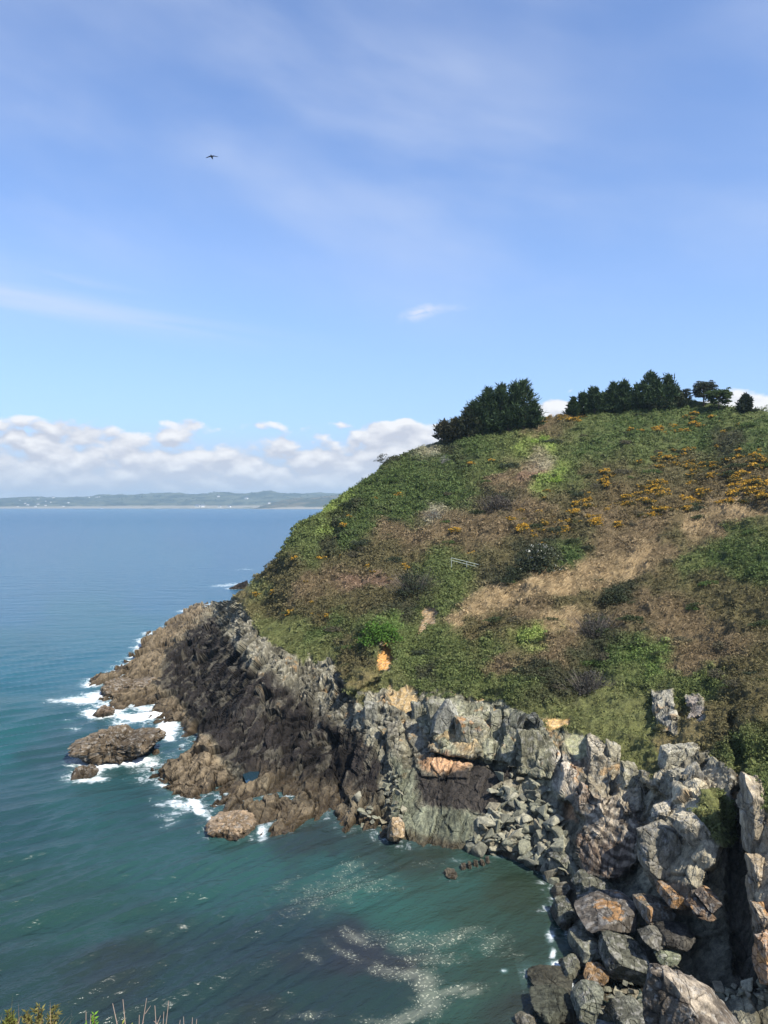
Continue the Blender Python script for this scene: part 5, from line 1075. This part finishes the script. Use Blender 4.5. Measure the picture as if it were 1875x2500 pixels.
for (a, b) in [(100,1222),(112,1224),(118,1221),(75,1226),(60,1229),(88,1219),(125,1228),(140,1225),(70,1234),(95,1231),(108,1235),(155,1236),(158,1232),(50,1222),(135,1216),(180,1219),(200,1217),(215,1216),(245,1214),(42,1238),(20,1239),(170,1228),(128,1233),(85,1237),(232,1215),(60,1217)]:
    put_house(FH, a + random.uniform(-3, 3), b, random.uniform(.9, 1.6), 'white house among the trees of the town on the far left shore', 'houses of the town on the far shore')
for (a, b, s, lab) in [(483,1236,3.0,'white harbour buildings widest on the low far point'),(495,1236,2.4,'white building right beside the widest one on the low far point'),(536,1237,1.6,'small white building alone on the low far point'),(560,1235,2.0,'white building at the right part of the low far point'),(248,1243,1.2,'white house at the water edge left of the low far point')]:
    put_house(LP if a > 300 else FH, a, b, s, lab, None)
put_house(NH, 655, 1228, 1.5, 'lone white house on the flank of the nearer brown headland', None)
put_house(FH, 600, 1218, 2.0, 'lone white house high on the far wooded hills', None); put_house(FH, 536, 1213, 1.6, 'white house near the skyline of the far hills', None)
# far woods: one mass
fp = []
for (o, n_, s_) in ((FH, 1500, 9), (NH, 240, 6)):
    co = np.empty(len(o.data.vertices) * 3, np.float32); o.data.vertices.foreach_get('co', co); co = co.reshape(-1, 3); k = co[:, 2] > 18; co = co[k]
    co = co[fbm(co / 260, 3, 541) > -.05]; c = co[rng.integers(0, len(co), n_)] + rng.normal(size=(n_, 3)) * np.array([25, 25, 0]); fp.append(clumps(c.astype(float), s_ * (.7 + .7 * rng.random(n_)), np.tile(np.array([.016,.030,.014]), (n_, 1)), np.tile(np.array([.040,.060,.028]), (n_, 1)), 10, .35, .6))
o = quads_obj('far_woods', np.concatenate([p[0] for p in fp]), np.concatenate([p[1] for p in fp])); tag(o, 'bluish woods along the far hills across the bay', 'woods', kind='stuff')

# ------------------------------------------------------------------ near cliff edge under the viewer
gx = np.linspace(-9, 8, 90); gy = np.concatenate([np.linspace(-8, 4.6, 50), np.linspace(4.75, 7.0, 14)]); GX, GY = np.meshgrid(gx, gy); pp = np.stack([GX.ravel(), GY.ravel(), GX.ravel() * 0], 1)
edge = np.interp(GX.ravel(), [-9, -3, -1.6, -.6, .2, 1.5, 8], [5.2, 4.6, 4.3, 3.6, 2.0, 1.6, 1.6]) 
zz = np.interp(GX.ravel(), [-9, -1.2, -.4, .3, 8], [33.2, 33.2, 33.0, 33.1, 33.3]); over = np.maximum(0, GY.ravel() - edge + 1.2)
zz = zz - np.interp(GY.ravel(), [0, 2, 4], [0, .25, .75]) - over ** 2 * .55 - np.maximum(0, over - 1.2) * 6 + .08 * fbm(pp * 2, 3, 601); zz = np.maximum(zz, np.where(GY.ravel() > 6.9, 0, zz))
V = np.stack([GX.ravel(), GY.ravel(), zz], 1)
capz = CAMH - 1258 / F * np.maximum(V[:, 1], .5) - .03                         # stays under the lower edge of what the viewer sees
V[:, 2] = np.where(V[:, 1] > 1.0, np.minimum(V[:, 2], capz - .02), V[:, 2])
soilc = np.tile(np.array([.10, .078, .048]), (len(V), 1)) * (1 + .3 * fbm(pp * 3, 3, 602))[:, None]
# seaward face down to the water
last = V.reshape(len(gy), len(gx), 3)[-1]; rowsb = []
for f in np.linspace(.05, 1, 24):
    b = last.copy(); b[:, 1] += 5 * f ** 1.5 + 1.2 * fbm(b * .3 + f * 9, 3, 603); b[:, 2] = last[:, 2] * (1 - f) - 2 * f; rowsb.append(b)
Vn = np.concatenate([V] + rowsb); cn_ = np.concatenate([soilc, np.tile(np.array([.17, .16, .14]), (len(rowsb) * len(gx), 1))])
o = mesh_np('cliff_edge', Vn, grid_faces(len(gy) + len(rowsb), len(gx)), ROCK, True, col=cn_, attrs={'wet': np.zeros(len(Vn))}); tag(o, kind='structure')
def near_base(uu, y):  # a place on the cliff edge
    x = (uu - UC) / F * y; g = V.reshape(len(gy), len(gx), 3); i = int(np.argmin(abs(gy - y))); j = int(np.argmin(abs(gx - x))); return np.array([x, y, g[i, j, 2]])
def fine_blades(cen, n, spread, h, w, col, lean=(.3, .0)):
    b = cen + rng.normal(size=(n, 3)) * np.array([spread, spread, 0]); return blades(b, h * (.6 + .6 * rng.random(n)), np.full(n, w), np.tile(np.array(lean), (n, 1)) + rng.normal(size=(n, 2)) * .35, np.tile(np.array(col), (n, 1)) * (.7 + .6 * rng.random((n, 1))))
QQ = []; CC = []
for _ in range(150):
    uu = random.uniform(-20, 660); q, c = fine_blades(near_base(uu, random.uniform(3.3, 4.2)), 16, .07, random.uniform(.09, .19) * np.interp(uu, [0, 150, 300, 450, 600, 660], [1.2, 1.0, .7, 1.15, .75, .4]), .0022, random.choice([(.42,.30,.18), (.36,.22,.15), (.5,.38,.22), (.2,.17,.06)])); QQ.append(q); CC.append(c)
o = quads_obj('cliff_edge_grass', np.concatenate(QQ), np.concatenate(CC)); tag(o, 'dry tan grass tufts at the bottom left edge below the viewer', 'grass', kind='stuff')
def sprig(name, uu, vtop, wpx, y, ca, cb, label, n=12):
    b = near_base(uu, y); H = CAMH - (vtop + 8 - VH) / F * y - b[2]; e = empty(name, b); R = wpx / F * y / 2; parts = []; Q = []; C_ = []
    for k in range(n):
        th = random.uniform(0, 6.28); l = random.uniform(.5, 1); tip = np.array([math.cos(th) * R * l, math.sin(th) * R * l * .7, H * random.uniform(.75, 1.0)])
        parts.append(tube([(0, 0, -.02), tuple(tip * .55 * np.array([.7, .7, 1])), tuple(tip)], [.0035, .0025, .001], 5)); m_ = 70; tt = .35 + .65 * rng.random(m_)
        bb = tip * tt[:, None]; dd = rng.normal(size=(m_, 3)) + np.array([0, 0, .5]); dd /= np.linalg.norm(dd, axis=1, keepdims=True); q, c = sprays(bb, dd, .016 + .018 * rng.random(m_), np.full(m_, .0045), np.array(ca), np.array(cb)); Q.append(q); C_.append(c)
    V_, F_ = join(parts); mesh_np('stems', V_, F_, BARK, True, parent=e); quads_obj('leaves', np.concatenate(Q), np.concatenate(C_), parent=e); tag(e, label, 'plant')
sprig('leafy_sprig', 10, 2452, 60, 3.9, (.08,.09,.02), (.15,.16,.04), 'yellow-green sprig in the bottom left corner')
sprig('leafy_sprig', 95, 2455, 90, 3.9, (.10,.10,.03), (.2,.18,.06), 'olive yellow bushy sprig second from the left corner', 18)
sprig('leafy_sprig', 238, 2472, 60, 3.7, (.12,.24,.02), (.2,.36,.04), 'bright green leafy sprig at the bottom edge')
sprig('leafy_sprig', 305, 2482, 46, 3.7, (.14,.16,.03), (.26,.26,.06), 'dull yellow sprig right of the bright green one')
def twig(uu, vtops, y, label):
    b = near_base(uu, y); parts = []
    for (ux, vt) in vtops:
        tip = world(ux, vt, y) - b; mid = tip * .5 + np.array([random.uniform(-.02, .02), 0, .0]); parts.append(tube([(0, 0, -.05), tuple(mid), tuple(tip)], [.004, .0028, .0012], 5))
        for _ in range(4):
            f = random.uniform(.4, .9); p = tip * f; q = p + np.array([random.uniform(-.05, .05), random.uniform(-.02, .02), random.uniform(.01, .05)]); parts.append(tube([tuple(p), tuple(q)], [.0016, .0008], 4))
    V_, F_ = join(parts); o = mesh_np('bare_twig', V_, F_, mat_plain('pale_twig', (.38, .28, .22), .9), True); o.location = b; tag(o, label, 'twig')
twig(330, [(275, 2450), (300, 2440), (358, 2437), (340, 2478)], 3.6, 'branched bare twig rising left of centre of the bottom grass')
twig(385, [(412, 2443), (378, 2455), (400, 2470), (440, 2490)], 3.6, 'curved bare twig with a hooked tip at the bottom edge')
twig(205, [(210, 2470), (222, 2476)], 3.7, 'thin straight bare twig left of the bright green sprig')
twig(455, [(448, 2482), (470, 2484), (480, 2488)], 3.6, 'short bare twig at the right end of the bottom grass')

# ------------------------------------------------------------------ surf fringe wherever rock meets the sea
CX, CY, CS = -115.0, 40.0, .5; nx_, ny_ = 380, 620; land = np.zeros((nx_, ny_))
pts = [Pd[(Pd[:, 2] > -.35) & (Pd[:, 2] < .55)]]
for o in list(sc.objects):
    if o.type == 'MESH' and o.name.split('.')[0] in ('sea_rock', 'boulder'):
        co = np.empty(len(o.data.vertices) * 3, np.float32); o.data.vertices.foreach_get('co', co); co = co.reshape(-1, 3) + np.array(o.location); pts.append(co[(co[:, 2] > -.4) & (co[:, 2] < .5)])
pts = np.concatenate(pts); ix = ((pts[:, 0] - CX) / CS).astype(int); iy = ((pts[:, 1] - CY) / CS).astype(int); k = (ix >= 0) & (ix < nx_) & (iy >= 0) & (iy < ny_); land[ix[k], iy[k]] = 1
fr_ = land.copy()
for _ in range(5): fr_ = np.maximum(fr_, .80 * np.maximum.reduce([np.roll(fr_, 1, 0), np.roll(fr_, -1, 0), np.roll(fr_, 1, 1), np.roll(fr_, -1, 1)]))
ix = ((Ps[:, 0] - CX) / CS).astype(int); iy = ((Ps[:, 1] - CY) / CS).astype(int); k = (ix >= 0) & (ix < nx_) & (iy >= 0) & (iy < ny_); fz = np.zeros(len(Ps)); fz[k] = fr_[ix[k], iy[k]]
strength = np.interp(Ps[:, 0], [-60, -40, -20, 5], [.74, .62, .38, .36]) * (1 + .55 * fbm(Ps * np.array([.12, .12, 0]), 2, 711)) + .3 * (Ps[:, 1] < 68) * (Ps[:, 0] > 10) * fbm(Ps * .3, 2, 712)
fo2 = np.maximum(fo * 1.12, fz * strength); sea.data.attributes['foam'].data.foreach_set('value', fo2.astype(np.float32))

# ------------------------------------------------------------------ air
hb = bmesh.new(); bmesh.ops.create_cube(hb, size=1.0); me = bpy.data.meshes.new('haze'); hb.to_mesh(me); hb.free(); hz_o = bpy.data.objects.new('haze', me); sc.collection.objects.link(hz_o)
LX, Y0, Y1, Z0, Z1 = 30000.0, -300.0, 14500.0, -6.0, 260.0
hz_o.scale = (LX * 2, Y1 - Y0, Z1 - Z0); hz_o.location = (0, (Y0 + Y1) / 2, (Z0 + Z1) / 2)
m = bpy.data.materials.new('haze_air'); m.use_nodes = True; m.node_tree.nodes.clear(); N = NT(m.node_tree)
pv = N.n('ShaderNodeVolumePrincipled'); pv.inputs['Density'].default_value = 0.000075; pv.inputs['Color'].default_value = (.60, .84, 1.0, 1); pv.inputs['Anisotropy'].default_value = 0.2
oo = N.n('ShaderNodeOutputMaterial'); N.t.links.new(pv.outputs[0], oo.inputs['Volume']); me.materials.append(m); tag(hz_o, 'thin sea haze between the viewer and the far shore', 'haze', kind='stuff')
